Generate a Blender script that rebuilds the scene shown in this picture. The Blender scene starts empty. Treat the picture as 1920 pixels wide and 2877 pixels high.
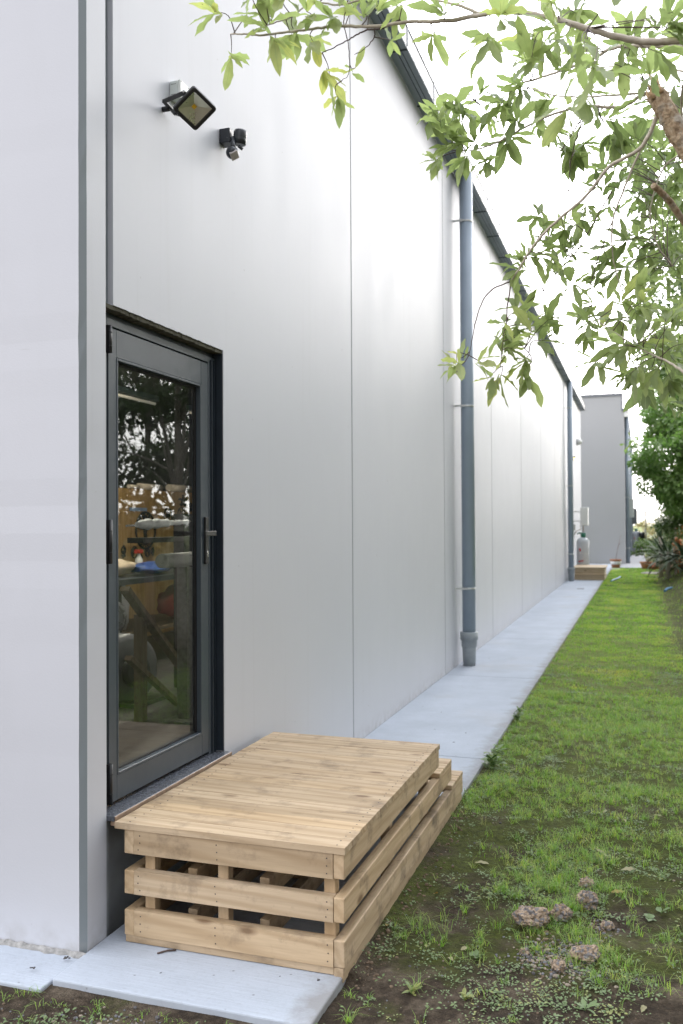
import bpy, bmesh, math, random
import numpy as np
from mathutils import Vector, Matrix, noise
random.seed(7); RNG = np.random.default_rng(7)
scene = bpy.context.scene
COL = scene.collection

# ------------------------------------------------------------------ camera
F_PX, YAW, PITCH, ROLL = 2514.29461, -0.322647508, 0.0148932895, -0.00539070697
CAM = Vector((2.05, 0.0, 1.6441))
_f = Vector((math.sin(YAW)*math.cos(PITCH), math.cos(YAW)*math.cos(PITCH), math.sin(PITCH)))
_r = _f.cross(Vector((0, 0, 1))).normalized(); _u = _r.cross(_f)
RGT = math.cos(ROLL)*_r + math.sin(ROLL)*_u
UPV = -math.sin(ROLL)*_r + math.cos(ROLL)*_u
FWD = _f
cam = bpy.data.cameras.new('camera'); camo = bpy.data.objects.new('camera', cam); COL.objects.link(camo)
m = Matrix((RGT, UPV, -FWD)).transposed().to_4x4(); m.translation = CAM
camo.matrix_world = m
cam.sensor_fit = 'HORIZONTAL'; cam.sensor_width = 24.0; cam.lens = F_PX/1920*24.0
cam.clip_start = 0.05; cam.clip_end = 5000
cam.dof.use_dof = True; cam.dof.focus_distance = 3.7; cam.dof.aperture_fstop = 3.8
scene.camera = camo

# ------------------------------------------------------------------ sky, sun, exposure
SUN_AZ, SUN_EL = math.radians(16), math.radians(14)      # azimuth from +Y towards +X
world = bpy.data.worlds.new('World'); scene.world = world; world.use_nodes = True
nt = world.node_tree; nt.nodes.clear()
sky = nt.nodes.new('ShaderNodeTexSky'); sky.sky_type = 'NISHITA'; sky.sun_disc = False
sky.sun_elevation = SUN_EL; sky.sun_rotation = SUN_AZ
sky.air_density = 1.0; sky.dust_density = 5.0; sky.ozone_density = 1.5
hs = nt.nodes.new('ShaderNodeHueSaturation'); hs.inputs['Saturation'].default_value = 0.42
bg = nt.nodes.new('ShaderNodeBackground'); bg.inputs['Strength'].default_value = 0.15
wo = nt.nodes.new('ShaderNodeOutputWorld')
nt.links.new(sky.outputs[0], hs.inputs['Color'])
# thin high overcast over the clear sky: bright towards the horizon, cooler and darker overhead
tcw = nt.nodes.new('ShaderNodeTexCoord'); spw = nt.nodes.new('ShaderNodeSeparateXYZ'); rpw = nt.nodes.new('ShaderNodeValToRGB')
nt.links.new(tcw.outputs['Generated'], spw.inputs[0]); nt.links.new(spw.outputs['Z'], rpw.inputs['Fac'])
VEIL = 9.6
cr = rpw.color_ramp; cr.elements[0].position = 0.0; cr.elements[0].color = (1.0, 0.955, 0.945, 1)
cr.elements[1].position = 1.0; cr.elements[1].color = (0.78, 0.82, 0.91, 1)
e_ = cr.elements.new(0.30); e_.color = (0.97, 0.945, 0.965, 1)
e_ = cr.elements.new(0.55); e_.color = (0.86, 0.875, 0.93, 1)
scw = nt.nodes.new('ShaderNodeVectorMath'); scw.operation = 'SCALE'; scw.inputs['Scale'].default_value = VEIL; nt.links.new(rpw.outputs['Color'], scw.inputs[0])
# the cloud is uneven: brightest behind the camera, duller over the trees
dotw = nt.nodes.new('ShaderNodeVectorMath'); dotw.operation = 'DOT_PRODUCT'; dotw.inputs[1].default_value = (-0.58, 0.52, 0.0); nt.links.new(tcw.outputs['Generated'], dotw.inputs[0])
muw = nt.nodes.new('ShaderNodeMath'); muw.operation = 'MULTIPLY_ADD'; muw.inputs[1].default_value = VEIL; muw.inputs[2].default_value = VEIL*0.90; nt.links.new(dotw.outputs['Value'], muw.inputs[0]); nt.links.new(muw.outputs[0], scw.inputs['Scale'])
mxw = nt.nodes.new('ShaderNodeMix'); mxw.data_type = 'RGBA'; mxw.inputs[0].default_value = 0.965
nt.links.new(hs.outputs[0], mxw.inputs[6]); nt.links.new(scw.outputs[0], mxw.inputs[7]); nt.links.new(mxw.outputs[2], bg.inputs['Color'])
nt.links.new(bg.outputs[0], wo.inputs['Surface'])
sl = bpy.data.lights.new('sun', 'SUN'); sl.energy = 0.5; sl.angle = math.radians(45); sl.color = (1.0, 0.95, 0.9)
so = bpy.data.objects.new('sun', sl); COL.objects.link(so)
sdir = Vector((math.sin(SUN_AZ)*math.cos(SUN_EL), math.cos(SUN_AZ)*math.cos(SUN_EL), math.sin(SUN_EL)))
so.rotation_euler = sdir.to_track_quat('Z', 'Y').to_euler(); so.location = (12, 12, 14)
vs = scene.view_settings; vs.view_transform = 'Standard'; vs.look = 'None'; vs.gamma = 1.0; vs.use_curve_mapping = False
vs.exposure = 1.6
scene.render.engine = 'CYCLES'
scene.cycles.max_bounces = 8; scene.cycles.transparent_max_bounces = 12

# ------------------------------------------------------------------ helpers: points
def ray(px, py): return FWD*F_PX + RGT*(px-960.0) - UPV*(py-1438.5)
def at(px, py, depth): return CAM + ray(px, py)*(depth/F_PX)
def on_x(px, py, X):
    d = ray(px, py); return CAM + d*((X-CAM.x)/d.x)
def on_z(px, py, Z=0.0):
    d = ray(px, py); return CAM + d*((Z-CAM.z)/d.z)

# ------------------------------------------------------------------ helpers: objects
def tag(o, label=None, cat=None, group=None, kind=None):
    if label: o['label'] = label
    if cat: o['category'] = cat
    if group: o['group'] = group
    if kind: o['kind'] = kind
    return o
def thing(name, label, cat, loc=(0, 0, 0), group=None):
    o = bpy.data.objects.new(name, None); COL.objects.link(o); o.location = loc
    o.empty_display_size = 0.1
    return tag(o, label, cat, group)
def root_loc(o):
    v = Vector((0, 0, 0))
    while o is not None:
        v += o.location; o = o.parent
    return v
class MB:
    """collects shapes in world metres; build() links them as ONE mesh object"""
    def __init__(s): s.v = []; s.f = []; s.mi = []; s.cur = 0; s.sm = []; s.smooth = False
    def add(s, vs_, fs):
        n = len(s.v); s.v += [tuple(p) for p in vs_]
        for f in fs: s.f.append([i+n for i in f]); s.mi.append(s.cur); s.sm.append(s.smooth)
        return s
    def box(s, a, b):
        x0, y0, z0 = (min(a[i], b[i]) for i in range(3)); x1, y1, z1 = (max(a[i], b[i]) for i in range(3))
        return s.add([(x0,y0,z0),(x1,y0,z0),(x1,y1,z0),(x0,y1,z0),(x0,y0,z1),(x1,y0,z1),(x1,y1,z1),(x0,y1,z1)],
                     [(0,3,2,1),(4,5,6,7),(0,1,5,4),(1,2,6,5),(2,3,7,6),(3,0,4,7)])
    def obox(s, c, ax, ay, az, h):
        """oriented box: centre, three unit axes, half sizes"""
        c = Vector(c); p = []
        for k in (-1, 1):
            for j, i in ((-1,-1),(-1,1),(1,1),(1,-1)):
                p.append(c + Vector(ax)*(h[0]*i) + Vector(ay)*(h[1]*j) + Vector(az)*(h[2]*k))
        return s.add(p, [(0,3,2,1),(4,5,6,7),(0,1,5,4),(1,2,6,5),(2,3,7,6),(3,0,4,7)])
    def bar(s, a, b, w, t, up=(0, 0, 1)):
        a = Vector(a); b = Vector(b); d = (b-a); L = d.length; d.normalize()
        sx = d.cross(Vector(up))
        if sx.length < 1e-4: sx = d.cross(Vector((1, 0, 0)))
        sx.normalize(); sy = sx.cross(d)
        return s.obox((a+b)/2, sx, sy, d, (w/2, t/2, L/2))
    def tube(s, pts, rad, n=8, caps=True):
        pts = [Vector(p) for p in pts]
        if not hasattr(rad, '__len__'): rad = [rad]*len(pts)
        base = len(s.v); prev = None
        for i, p in enumerate(pts):
            d = (pts[min(i+1, len(pts)-1)] - pts[max(i-1, 0)])
            if d.length < 1e-9: d = Vector((0, 0, 1))
            d.normalize()
            if prev is None:
                a = d.orthogonal().normalized()
            else:
                a = (prev - d*prev.dot(d))
                a = a.normalized() if a.length > 1e-6 else d.orthogonal().normalized()
            prev = a; b = d.cross(a)
            for k in range(n):
                t = 2*math.pi*k/n
                s.v.append(tuple(p + (a*math.cos(t)+b*math.sin(t))*rad[i]))
        for i in range(len(pts)-1):
            for k in range(n):
                s.f.append([base+i*n+k, base+i*n+(k+1) % n, base+(i+1)*n+(k+1) % n, base+(i+1)*n+k]); s.mi.append(s.cur); s.sm.append(True)
        if caps:
            s.f.append([base+k for k in range(n)][::-1]); s.mi.append(s.cur); s.sm.append(False)
            e = base+(len(pts)-1)*n
            s.f.append([e+k for k in range(n)]); s.mi.append(s.cur); s.sm.append(False)
        return s
    def lathe(s, c, prof, n=24, axis=(0, 0, 1)):
        """prof: (radius, distance along the axis)"""
        c = Vector(c); ax = Vector(axis).normalized(); a = ax.orthogonal().normalized(); b = ax.cross(a)
        base = len(s.v)
        for r, z in prof:
            for k in range(n):
                t = 2*math.pi*k/n
                s.v.append(tuple(c + ax*z + (a*math.cos(t)+b*math.sin(t))*max(r, 1e-5)))
        for i in range(len(prof)-1):
            for k in range(n):
                s.f.append([base+i*n+k, base+i*n+(k+1) % n, base+(i+1)*n+(k+1) % n, base+(i+1)*n+k]); s.mi.append(s.cur); s.sm.append(True)
        s.f.append([base+k for k in range(n)][::-1]); s.mi.append(s.cur); s.sm.append(False)
        e = base+(len(prof)-1)*n
        s.f.append([e+k for k in range(n)]); s.mi.append(s.cur); s.sm.append(False)
        return s
    def build(s, name, mats, parent=None, bevel=0.0, seg=2):
        me = bpy.data.meshes.new(name)
        off = root_loc(parent) if parent is not None else Vector((0, 0, 0))
        me.from_pydata([(p[0]-off.x, p[1]-off.y, p[2]-off.z) for p in s.v], [], s.f)
        if not isinstance(mats, (list, tuple)): mats = [mats]
        for mm in mats: me.materials.append(mm)
        me.polygons.foreach_set('material_index', s.mi)
        me.polygons.foreach_set('use_smooth', s.sm)
        me.update()
        o = bpy.data.objects.new(name, me); COL.objects.link(o)
        if parent is not None: o.parent = parent
        if bevel > 0:
            bv = o.modifiers.new('bevel', 'BEVEL'); bv.width = bevel; bv.segments = seg; bv.limit_method = 'ANGLE'; bv.angle_limit = math.radians(40)
            bv.harden_normals = False
        return o
def solo(mb, name, mats, label, cat, base, group=None, bevel=0.0):
    """a thing that is one mesh, with its origin at its base"""
    o = mb.build(name, mats, None, bevel)
    b = Vector(base); o.data.transform(Matrix.Translation(-b)); o.location = b
    return tag(o, label, cat, group)
def np_mesh(name, verts, faces_flat, loop_tot, mats, parent=None, attr=None, uv=None, smooth=True):
    """fast mesh from numpy arrays; attr = per-vertex float called tint"""
    me = bpy.data.meshes.new(name)
    nv = len(verts); nl = len(faces_flat); npoly = len(loop_tot)
    me.vertices.add(nv); me.loops.add(nl); me.polygons.add(npoly)
    off = root_loc(parent) if parent is not None else Vector((0, 0, 0))
    verts = np.asarray(verts, dtype=np.float32) - np.array(off, dtype=np.float32)
    me.vertices.foreach_set('co', verts.ravel())
    me.loops.foreach_set('vertex_index', np.asarray(faces_flat, dtype=np.int32))
    lt = np.asarray(loop_tot, dtype=np.int32)
    ls = np.concatenate(([0], np.cumsum(lt)[:-1])).astype(np.int32)
    me.polygons.foreach_set('loop_start', ls); me.polygons.foreach_set('loop_total', lt)
    me.polygons.foreach_set('use_smooth', np.full(npoly, smooth))
    if attr is not None:
        a = me.attributes.new('tint', 'FLOAT', 'POINT'); a.data.foreach_set('value', np.asarray(attr, dtype=np.float32))
    if uv is not None:
        a = me.attributes.new('across', 'FLOAT', 'POINT'); a.data.foreach_set('value', np.asarray(uv, dtype=np.float32))
    for mm in (mats if isinstance(mats, (list, tuple)) else [mats]): me.materials.append(mm)
    me.update(calc_edges=True); me.validate()
    o = bpy.data.objects.new(name, me); COL.objects.link(o)
    if parent is not None: o.parent = parent
    return o

# ------------------------------------------------------------------ materials
class Mat:
    def __init__(s, name):
        s.m = bpy.data.materials.new(name); s.m.use_nodes = True; s.nt = s.m.node_tree; s.nt.nodes.clear()
        s.out = s.n('ShaderNodeOutputMaterial'); s.b = s.n('ShaderNodeBsdfPrincipled')
        s.l(s.b.outputs[0], s.out.inputs[0]); s._co = {}
    def n(s, t, **kw):
        x = s.nt.nodes.new(t)
        for k, v in kw.items(): setattr(x, k, v)
        return x
    def l(s, a, b): s.nt.links.new(a, b)
    def set(s, **kw):
        for k, v in kw.items():
            k = {'color': 'Base Color', 'rough': 'Roughness', 'metal': 'Metallic', 'spec': 'Specular IOR Level', 'coat': 'Coat Weight', 'trans': 'Transmission Weight', 'emis': 'Emission Strength', 'ecol': 'Emission Color', 'sheen': 'Sheen Weight', 'ior': 'IOR', 'coatr': 'Coat Roughness'}[k]
            i = s.b.inputs[k]
            if hasattr(v, 'is_output'): s.l(v, i)
            else: i.default_value = (*v, 1.0) if isinstance(v, (tuple, list)) and len(v) == 3 else v
        return s
    def coord(s, scale=(1, 1, 1), which='Object', rnd=0.0, rot=(0, 0, 0)):
        tc = s.n('ShaderNodeTexCoord'); mp = s.n('ShaderNodeMapping'); mp.inputs['Scale'].default_value = scale; mp.inputs['Rotation'].default_value = rot
        if which == 'World':
            g = s.n('ShaderNodeNewGeometry'); s.l(g.outputs['Position'], mp.inputs['Vector'])
        else: s.l(tc.outputs[which], mp.inputs['Vector'])
        if rnd:
            oi = s.n('ShaderNodeObjectInfo'); mu = s.n('ShaderNodeVectorMath', operation='SCALE'); mu.inputs[0].default_value = (rnd, rnd*1.7, rnd*0.6)
            s.l(oi.outputs['Random'], mu.inputs['Scale']); s.l(mu.outputs[0], mp.inputs['Location'])
        return mp.outputs[0]
    def noise(s, vec, scale=5, detail=4, rough=0.55, dist=0.0):
        x = s.n('ShaderNodeTexNoise'); x.inputs['Scale'].default_value = scale; x.inputs['Detail'].default_value = detail
        x.inputs['Roughness'].default_value = rough; x.inputs['Distortion'].default_value = dist
        if vec is not None: s.l(vec, x.inputs['Vector'])
        return x.outputs['Fac']
    def voro(s, vec, scale=5, feature='F1', out='Distance'):
        x = s.n('ShaderNodeTexVoronoi', feature=feature); x.inputs['Scale'].default_value = scale; s.l(vec, x.inputs['Vector']); return x.outputs[out]
    def ramp(s, fac, stops, interp='LINEAR'):
        x = s.n('ShaderNodeValToRGB'); cr = x.color_ramp; cr.interpolation = interp
        while len(cr.elements) < len(stops): cr.elements.new(0.5)
        for e, (p, c) in zip(cr.elements, stops):
            e.position = p; e.color = (*c, 1) if hasattr(c, '__len__') else (c, c, c, 1)
        s.l(fac, x.inputs['Fac']); return x.outputs['Color']
    def mix(s, fac, a, b, mode='MIX'):
        x = s.n('ShaderNodeMix', data_type='RGBA', blend_type=mode)
        for v, i in ((fac, x.inputs[0]), (a, x.inputs[6]), (b, x.inputs[7])):
            if hasattr(v, 'is_output'): s.l(v, i)
            else: i.default_value = (*v, 1) if hasattr(v, '__len__') else v
        return x.outputs[2]
    def math(s, op, a, b=0.0):
        x = s.n('ShaderNodeMath', operation=op)
        for v, i in ((a, x.inputs[0]), (b, x.inputs[1])):
            if hasattr(v, 'is_output'): s.l(v, i)
            else: i.default_value = v
        return x.outputs[0]
    def bump(s, h, strength=0.3, dist=0.01):
        x = s.n('ShaderNodeBump'); x.inputs['Strength'].default_value = strength; x.inputs['Distance'].default_value = dist
        s.l(h, x.inputs['Height']); s.l(x.outputs[0], s.b.inputs['Normal']); return s
    def attr(s, name):
        x = s.n('ShaderNodeAttribute', attribute_name=name); return x.outputs['Fac']

def simple(name, color, rough=0.5, metal=0.0, spec=0.5, var=0.12, nscale=8, bump=0.0, bscale=200):
    M = Mat(name); c = M.coord()
    dark = tuple(x*(1-var) for x in color); lite = tuple(min(1, x*(1+var)) for x in color)
    M.set(color=M.ramp(M.noise(c, nscale, 5), [(0.3, dark), (0.7, lite)]), metal=metal, spec=spec)
    M.set(rough=M.ramp(M.noise(c, nscale*2.3, 4), [(0.3, max(0.02, rough-0.08)), (0.7, min(1, rough+0.08))]))
    if bump: M.bump(M.noise(c, bscale, 3), bump, 0.002)
    return M.m

def wall_paint(name, color, rough=0.36, spec=0.5):
    M = Mat(name); w = M.coord(which='World')
    streak = M.noise(M.coord((1, 3.0, 0.25), 'World'), 3.0, 6)
    blot = M.noise(w, 0.9, 5, 0.6)
    base = M.mix(M.ramp(streak, [(0.35, 0.0), (0.75, 0.3)]), tuple(c*0.98 for c in color), color)
    base = M.mix(M.ramp(blot, [(0.4, 0.0), (0.7, 0.4)]), base, tuple(c*1.04 for c in color))
    # small chips, flecks and scuffs of dirt
    v = M.voro(M.coord((1, 1.3, 0.8), 'World'), 7.5); fl_ = M.noise(w, 2.3, 2)
    spot = M.math('MULTIPLY', M.ramp(v, [(0.02, 1.0), (0.04, 0.0)]), M.ramp(fl_, [(0.48, 0.0), (0.56, 1.0)]))
    scuff = M.math('MULTIPLY', M.ramp(M.noise(M.coord((1, 6, 16), 'World', rot=(0.5, 0, 0)), 2.2, 3, 0.5), [(0.74, 0.0), (0.78, 0.35)]), M.ramp(M.noise(w, 1.1, 2), [(0.5, 0.0), (0.6, 1.0)]))
    base = M.mix(scuff, base, (0.30, 0.29, 0.285))
    drip = M.math('MULTIPLY', M.ramp(M.noise(M.coord((1, 9, 0.22), 'World'), 2.0, 5, 0.6), [(0.56, 0.0), (0.74, 1.0)]), 0.10)
    base = M.mix(drip, base, (0.36, 0.355, 0.345))
    base = M.mix(M.math('MULTIPLY', spot, 0.7), base, (0.16, 0.15, 0.14))
    # splash dirt along the foot of the wall
    sp = M.n('ShaderNodeSeparateXYZ'); g = M.n('ShaderNodeNewGeometry'); M.l(g.outputs['Position'], sp.inputs[0])
    foot = M.math('MULTIPLY', M.ramp(sp.outputs['Z'], [(0.0, 1.0), (0.12, 0.0)]), M.ramp(M.noise(w, 14, 6), [(0.4, 0.0), (0.65, 0.5)]))
    base = M.mix(foot, base, (0.34, 0.33, 0.32))
    M.set(color=base, spec=spec)
    M.set(rough=M.ramp(M.noise(M.coord((1, 1.3, 0.7), 'World'), 2.2, 4), [(0.3, rough-0.02), (0.7, rough+0.03)]))
    h = M.math('ADD', M.math('MULTIPLY', M.noise(w, 140, 3), 0.5), M.math('ADD', M.math('MULTIPLY', M.noise(w, 2.2, 2), 1.2), M.math('MULTIPLY', v, 0.10)))
    M.bump(h, 0.22, 0.004)
    return M.m

def wood(name, axis, c0=(0.44, 0.33, 0.215), c1=(0.57, 0.445, 0.305), c2=(0.35, 0.245, 0.14), dirt=0.25):
    """treated pine; the grain runs along one axis, every board different"""
    M = Mat(name); st = [26, 26, 26]; st[axis] = 1.3; lo = [9, 9, 9]; lo[axis] = 0.8
    v = M.coord(tuple(st), rnd=37.0); v2 = M.coord(tuple(lo), rnd=61.0)
    big = M.noise(v2, 1.0, 3, 0.5, 0.6)
    ring = M.n('ShaderNodeTexWave', wave_type='BANDS', bands_direction='DIAGONAL'); ring.inputs['Scale'].default_value = 1.1
    ring.inputs['Distortion'].default_value = 7.0; ring.inputs['Detail'].default_value = 3; ring.inputs['Detail Scale'].default_value = 0.6; M.l(v2, ring.inputs['Vector'])
    fine = M.noise(v, 2.4, 6, 0.65)
    col = M.mix(M.ramp(big, [(0.3, 0.0), (0.7, 1.0)]), c0, c1)
    col = M.mix(M.math('MULTIPLY', M.ramp(ring.outputs['Fac'], [(0.45, 0.0), (1.0, 1.0)]), 0.42), col, c2)
    col = M.mix(M.math('MULTIPLY', M.ramp(fine, [(0.42, 0.0), (0.75, 1.0)]), 0.5), col, tuple(c*0.72 for c in c0))
    kn = [5.0, 5.0, 5.0]; kn[axis] = 2.0
    k = M.voro(M.coord(tuple(kn), rnd=83.0), 1.6)
    knot = M.ramp(k, [(0.07, 1.0), (0.11, 0.55), (0.17, 0.0)])
    col = M.mix(M.math('MULTIPLY', knot, 0.75), col, (0.12, 0.06, 0.025))
    stain = M.noise(M.coord((3, 3, 3), rnd=11.0), 2.2, 7, 0.7)
    col = M.mix(M.math('MULTIPLY', M.ramp(stain, [(0.52, 0.0), (0.72, 1.0)]), dirt*1.6), col, (0.16, 0.12, 0.085))
    oi = M.n('ShaderNodeObjectInfo')
    col = M.mix(1.0, col, M.ramp(oi.outputs['Random'], [(0.0, (0.84, 0.82, 0.78)), (0.5, (1, 1, 1)), (1.0, (1.0, 0.95, 0.86))]), 'MULTIPLY')
    M.set(color=col, spec=0.3, rough=M.ramp(fine, [(0.3, 0.55), (0.7, 0.8)]))
    M.bump(M.math('ADD', fine, M.math('MULTIPLY', ring.outputs['Fac'], 0.4)), 0.35, 0.0015)
    return M.m

def concrete(name, color):
    M = Mat(name); w = M.coord(which='World')
    brush = M.noise(M.coord((1.5, 26, 1), 'World'), 3.2, 5, 0.6, 0.3)
    blot = M.noise(w, 1.7, 6, 0.65); fine = M.noise(w, 60, 4)
    c = M.mix(M.ramp(blot, [(0.3, 0.0), (0.7, 1.0)]), tuple(x*0.87 for x in color), tuple(min(1, x*1.06) for x in color))
    c = M.mix(M.math('MULTIPLY', M.ramp(brush, [(0.3, 1.0), (0.55, 0.0)]), 0.28), c, tuple(x*0.72 for x in color))
    c = M.mix(M.math('MULTIPLY', M.ramp(fine, [(0.3, 1.0), (0.45, 0.0)]), 0.18), c, (0.22, 0.22, 0.23))
    stain = M.noise(M.coord((1, 1, 1), 'World'), 0.75, 5, 0.6)
    c = M.mix(M.math('MULTIPLY', M.ramp(stain, [(0.56, 0.0), (0.72, 1.0)]), 0.3), c, (0.40, 0.36, 0.31))
    sx = M.n('ShaderNodeSeparateXYZ'); gg_ = M.n('ShaderNodeNewGeometry'); M.l(gg_.outputs['Position'], sx.inputs[0])
    edge = M.math('MULTIPLY', M.ramp(M.math('ADD', sx.outputs['X'], M.math('MULTIPLY', M.math('SUBTRACT', M.noise(w, 5, 6, 0.7), 0.5), 0.35)), [(0.90, 0.0), (1.0, 0.75)]), 0.75)
    c = M.mix(edge, c, (0.17, 0.145, 0.115))
    wet = M.ramp(M.noise(M.coord((1, 0.35, 1), 'World'), 1.3, 5, 0.6), [(0.46, 0.0), (0.66, 0.35)])
    c = M.mix(wet, c, tuple(x*0.74 for x in color))
    v = M.voro(w, 9.0)
    c = M.mix(M.math('MULTIPLY', M.ramp(v, [(0.03, 1.0), (0.06, 0.0)]), 0.5), c, (0.10, 0.09, 0.08))
    M.set(color=c, rough=0.85, spec=0.3)
    M.bump(M.math('ADD', brush, M.math('MULTIPLY', fine, 0.5)), 0.5, 0.004)
    return M.m

def leaf_mat(name, stops, trans=0.35, rough=0.42, mid=(0.36, 0.42, 0.20), spots=True):
    M = Mat(name); t = M.attr('tint'); a = M.attr('across'); w = M.coord(which='World')
    col = M.ramp(t, stops)
    n = M.noise(w, 35, 4)
    col = M.mix(M.math('MULTIPLY', M.ramp(n, [(0.4, 0.0), (0.8, 1.0)]), 0.35), col, tuple(c*0.6 for c in stops[1][1]))
    if spots:
        sp = M.ramp(M.noise(w, 62, 3, 0.6), [(0.69, 0.0), (0.73, 1.0)])
        col = M.mix(M.math('MULTIPLY', sp, 0.8), col, (0.09, 0.05, 0.02))
    col = M.mix(M.ramp(a, [(0.0, 0.75), (0.13, 0.0)]), col, mid)
    g = M.n('ShaderNodeNewGeometry')
    col = M.mix(M.math('MULTIPLY', g.outputs['Backfacing'], 0.45), col, (0.26, 0.32, 0.17))
    M.set(color=col, rough=rough, spec=0.45)
    tr = M.n('ShaderNodeBsdfTranslucent'); mx = M.n('ShaderNodeMixShader'); mx.inputs[0].default_value = trans
    M.l(M.mix(1.0, col, (1.0, 1.1, 0.78), 'MULTIPLY'), tr.inputs['Color'])
    M.l(M.b.outputs[0], mx.inputs[1]); M.l(tr.outputs[0], mx.inputs[2]); M.l(mx.outputs[0], M.out.inputs[0])
    return M.m

def glass_mat(name):
    M = Mat(name); M.nt.nodes.remove(M.b)
    tr = M.n('ShaderNodeBsdfTransparent'); tr.inputs[0].default_value = (0.82, 0.87, 0.86, 1)
    gl = M.n('ShaderNodeBsdfGlossy'); gl.inputs['Roughness'].default_value = 0.012; gl.inputs[0].default_value = (0.95, 1.0, 1.0, 1)
    fr = M.n('ShaderNodeFresnel'); fr.inputs['IOR'].default_value = 1.62
    mx = M.n('ShaderNodeMixShader'); M.l(fr.outputs[0], mx.inputs[0]); M.l(tr.outputs[0], mx.inputs[1]); M.l(gl.outputs[0], mx.inputs[2])
    # a faint film of dust
    df = M.n('ShaderNodeBsdfDiffuse'); df.inputs[0].default_value = (0.5, 0.52, 0.53, 1)
    m2 = M.n('ShaderNodeMixShader'); w = M.coord(which='World')
    M.l(M.ramp(M.noise(w, 3.0, 6, 0.65), [(0.4, 0.004), (0.75, 0.03)]), m2.inputs[0])
    M.l(mx.outputs[0], m2.inputs[1]); M.l(df.outputs[0], m2.inputs[2]); M.l(m2.outputs[0], M.out.inputs[0])
    return M.m
def emit(name, color, s):
    M = Mat(name); M.set(color=color, emis=s, ecol=color); return M.m

WALL = wall_paint('precast_paint', (0.525, 0.537, 0.575), 0.46, 0.29)
WALL2 = wall_paint('neighbour_paint', (0.385, 0.388, 0.398), 0.5)
EDGE = simple('joint_sealant', (0.17, 0.195, 0.21), 0.6, var=0.15, bump=0.6, bscale=45)
JAMB = simple('aluminium_grey', (0.046, 0.060, 0.074), 0.36, 0.0, 0.5, 0.08, 5, 0.08, 600)
JAMBD = simple('reveal_dark', (0.016, 0.024, 0.034), 0.45, var=0.15)
BLACK = simple('black_plastic', (0.012, 0.012, 0.013), 0.4)
RUBBER = simple('gasket', (0.006, 0.006, 0.007), 0.7)
GUTTER = simple('gutter_steel', (0.25, 0.29, 0.335), 0.42, 0.1, 0.5, 0.06, 3)
GUTFACE = simple('gutter_face', (0.13, 0.145, 0.155), 0.35, 0.1)
PIPE = simple('pipe_pvc', (0.32, 0.385, 0.46), 0.36, 0, 0.5, 0.07, 2.5, 0.05, 300)
PIPEL = simple('pipe_socket', (0.31, 0.34, 0.36), 0.45)
CLIP = simple('galvanised', (0.62, 0.63, 0.62), 0.35, 0.55)
STEEL = simple('stainless', (0.5, 0.5, 0.5), 0.25, 0.9)
MOSS = simple('raw_concrete_edge', (0.060, 0.057, 0.037), 0.9, var=0.5, nscale=40, bump=0.8, bscale=60)
SILL = simple('sill_stone', (0.095, 0.102, 0.118), 0.22, var=0.3, nscale=70)
SILLEDGE = simple('sill_timber_edge', (0.32, 0.22, 0.15), 0.55, var=0.3, nscale=20)
CONC = concrete('path_concrete', (0.425, 0.465, 0.525))
CONC_OLD = concrete('old_concrete', (0.36, 0.35, 0.34))
MORTAR = simple('mortar', (0.27, 0.265, 0.255), 0.9, var=0.3, nscale=60, bump=0.9, bscale=80)
WX, WY, WZ = wood('pine_across', 0, c2=(0.30, 0.20, 0.105), dirt=0.42), wood('pine_along', 1, dirt=0.62), wood('pine_upright', 2)
WEND = wood('pine_end', 1, (0.36, 0.25, 0.12), (0.46, 0.33, 0.18), (0.25, 0.16, 0.07))
NAIL = simple('nail_head', (0.055, 0.045, 0.04), 0.6)
GLASS = glass_mat('door_glass')
WHITE = simple('white_enamel', (0.78, 0.78, 0.77), 0.35, var=0.03)
PALEBOX = simple('junction_plastic', (0.60, 0.65, 0.62), 0.45, var=0.04)

# ------------------------------------------------------------------ the setting: ground and path
def gh(x, y):
    """height of the ground"""
    h = -0.026 if y < 2.9 else -0.032 + 0.014*min(1, (y-2.9)/4.0)
    nearw = 1.0 if y < 12 else max(0.25, 1-(y-12)/20)
    if y < 2.9 and y > 2.3 and x < 1.05: nearw *= 0.35
    h += nearw*(0.018*noise.noise((x*2.1, y*2.1, 3.0)) + 0.012*noise.noise((x*6, y*6, 9.0)) + 0.006*noise.noise((x*17, y*17, 1.0)))
    if y < 12: h += 0.0035*noise.noise((x*45, y*45, 4.0))
    # low bank of soil along the right, far down the garden
    if y > 13 and x > 2.2:
        e = max(0, min(1, (x-2.45)/1.0)); g = max(0, min(1, (y-15)/6))*(1 if y < 50 else max(0, 1-(y-50)/20))
        h += 0.42*e*e*(3-2*e)*g
    if 1.0 <= x < 1.16 and 3.15 < y < 5.6: h = max(h, -0.012-0.05*max(0, (x-1.02)/0.14)+0.006*noise.noise((x*30, y*30, 2)))
    if x < 1.0 and y > 2.8: h = min(h, -0.05)
    if 35.2 < y < 60 and x < 2.4: h = min(h, -0.06)
    return h
def axis(segs):
    o = []
    for a, b, st in segs: o += list(np.arange(a, b, st))
    return o + [segs[-1][1]]
xs = axis([(-900, -100, 200), (-100, -8, 23), (-8, 0, 2), (0, 1.0, 0.08), (1.0, 2.7, 0.018), (2.7, 4.5, 0.1), (4.5, 12, 0.75), (12, 100, 22), (100, 900, 200)])
ys = axis([(-1500, -20, 185), (-20, 1.5, 2.15), (1.5, 2.3, 0.1), (2.3, 5.5, 0.018), (5.5, 9, 0.045), (9, 20, 0.15), (20, 40, 0.3), (40, 100, 6), (100, 1500, 200)])
gv = np.array([(x, y, gh(x, y)) for y in ys for x in xs])
nx, ny = len(xs), len(ys)
ii = (np.arange(ny-1)[:, None]*nx + np.arange(nx-1)[None, :]).ravel()
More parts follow.
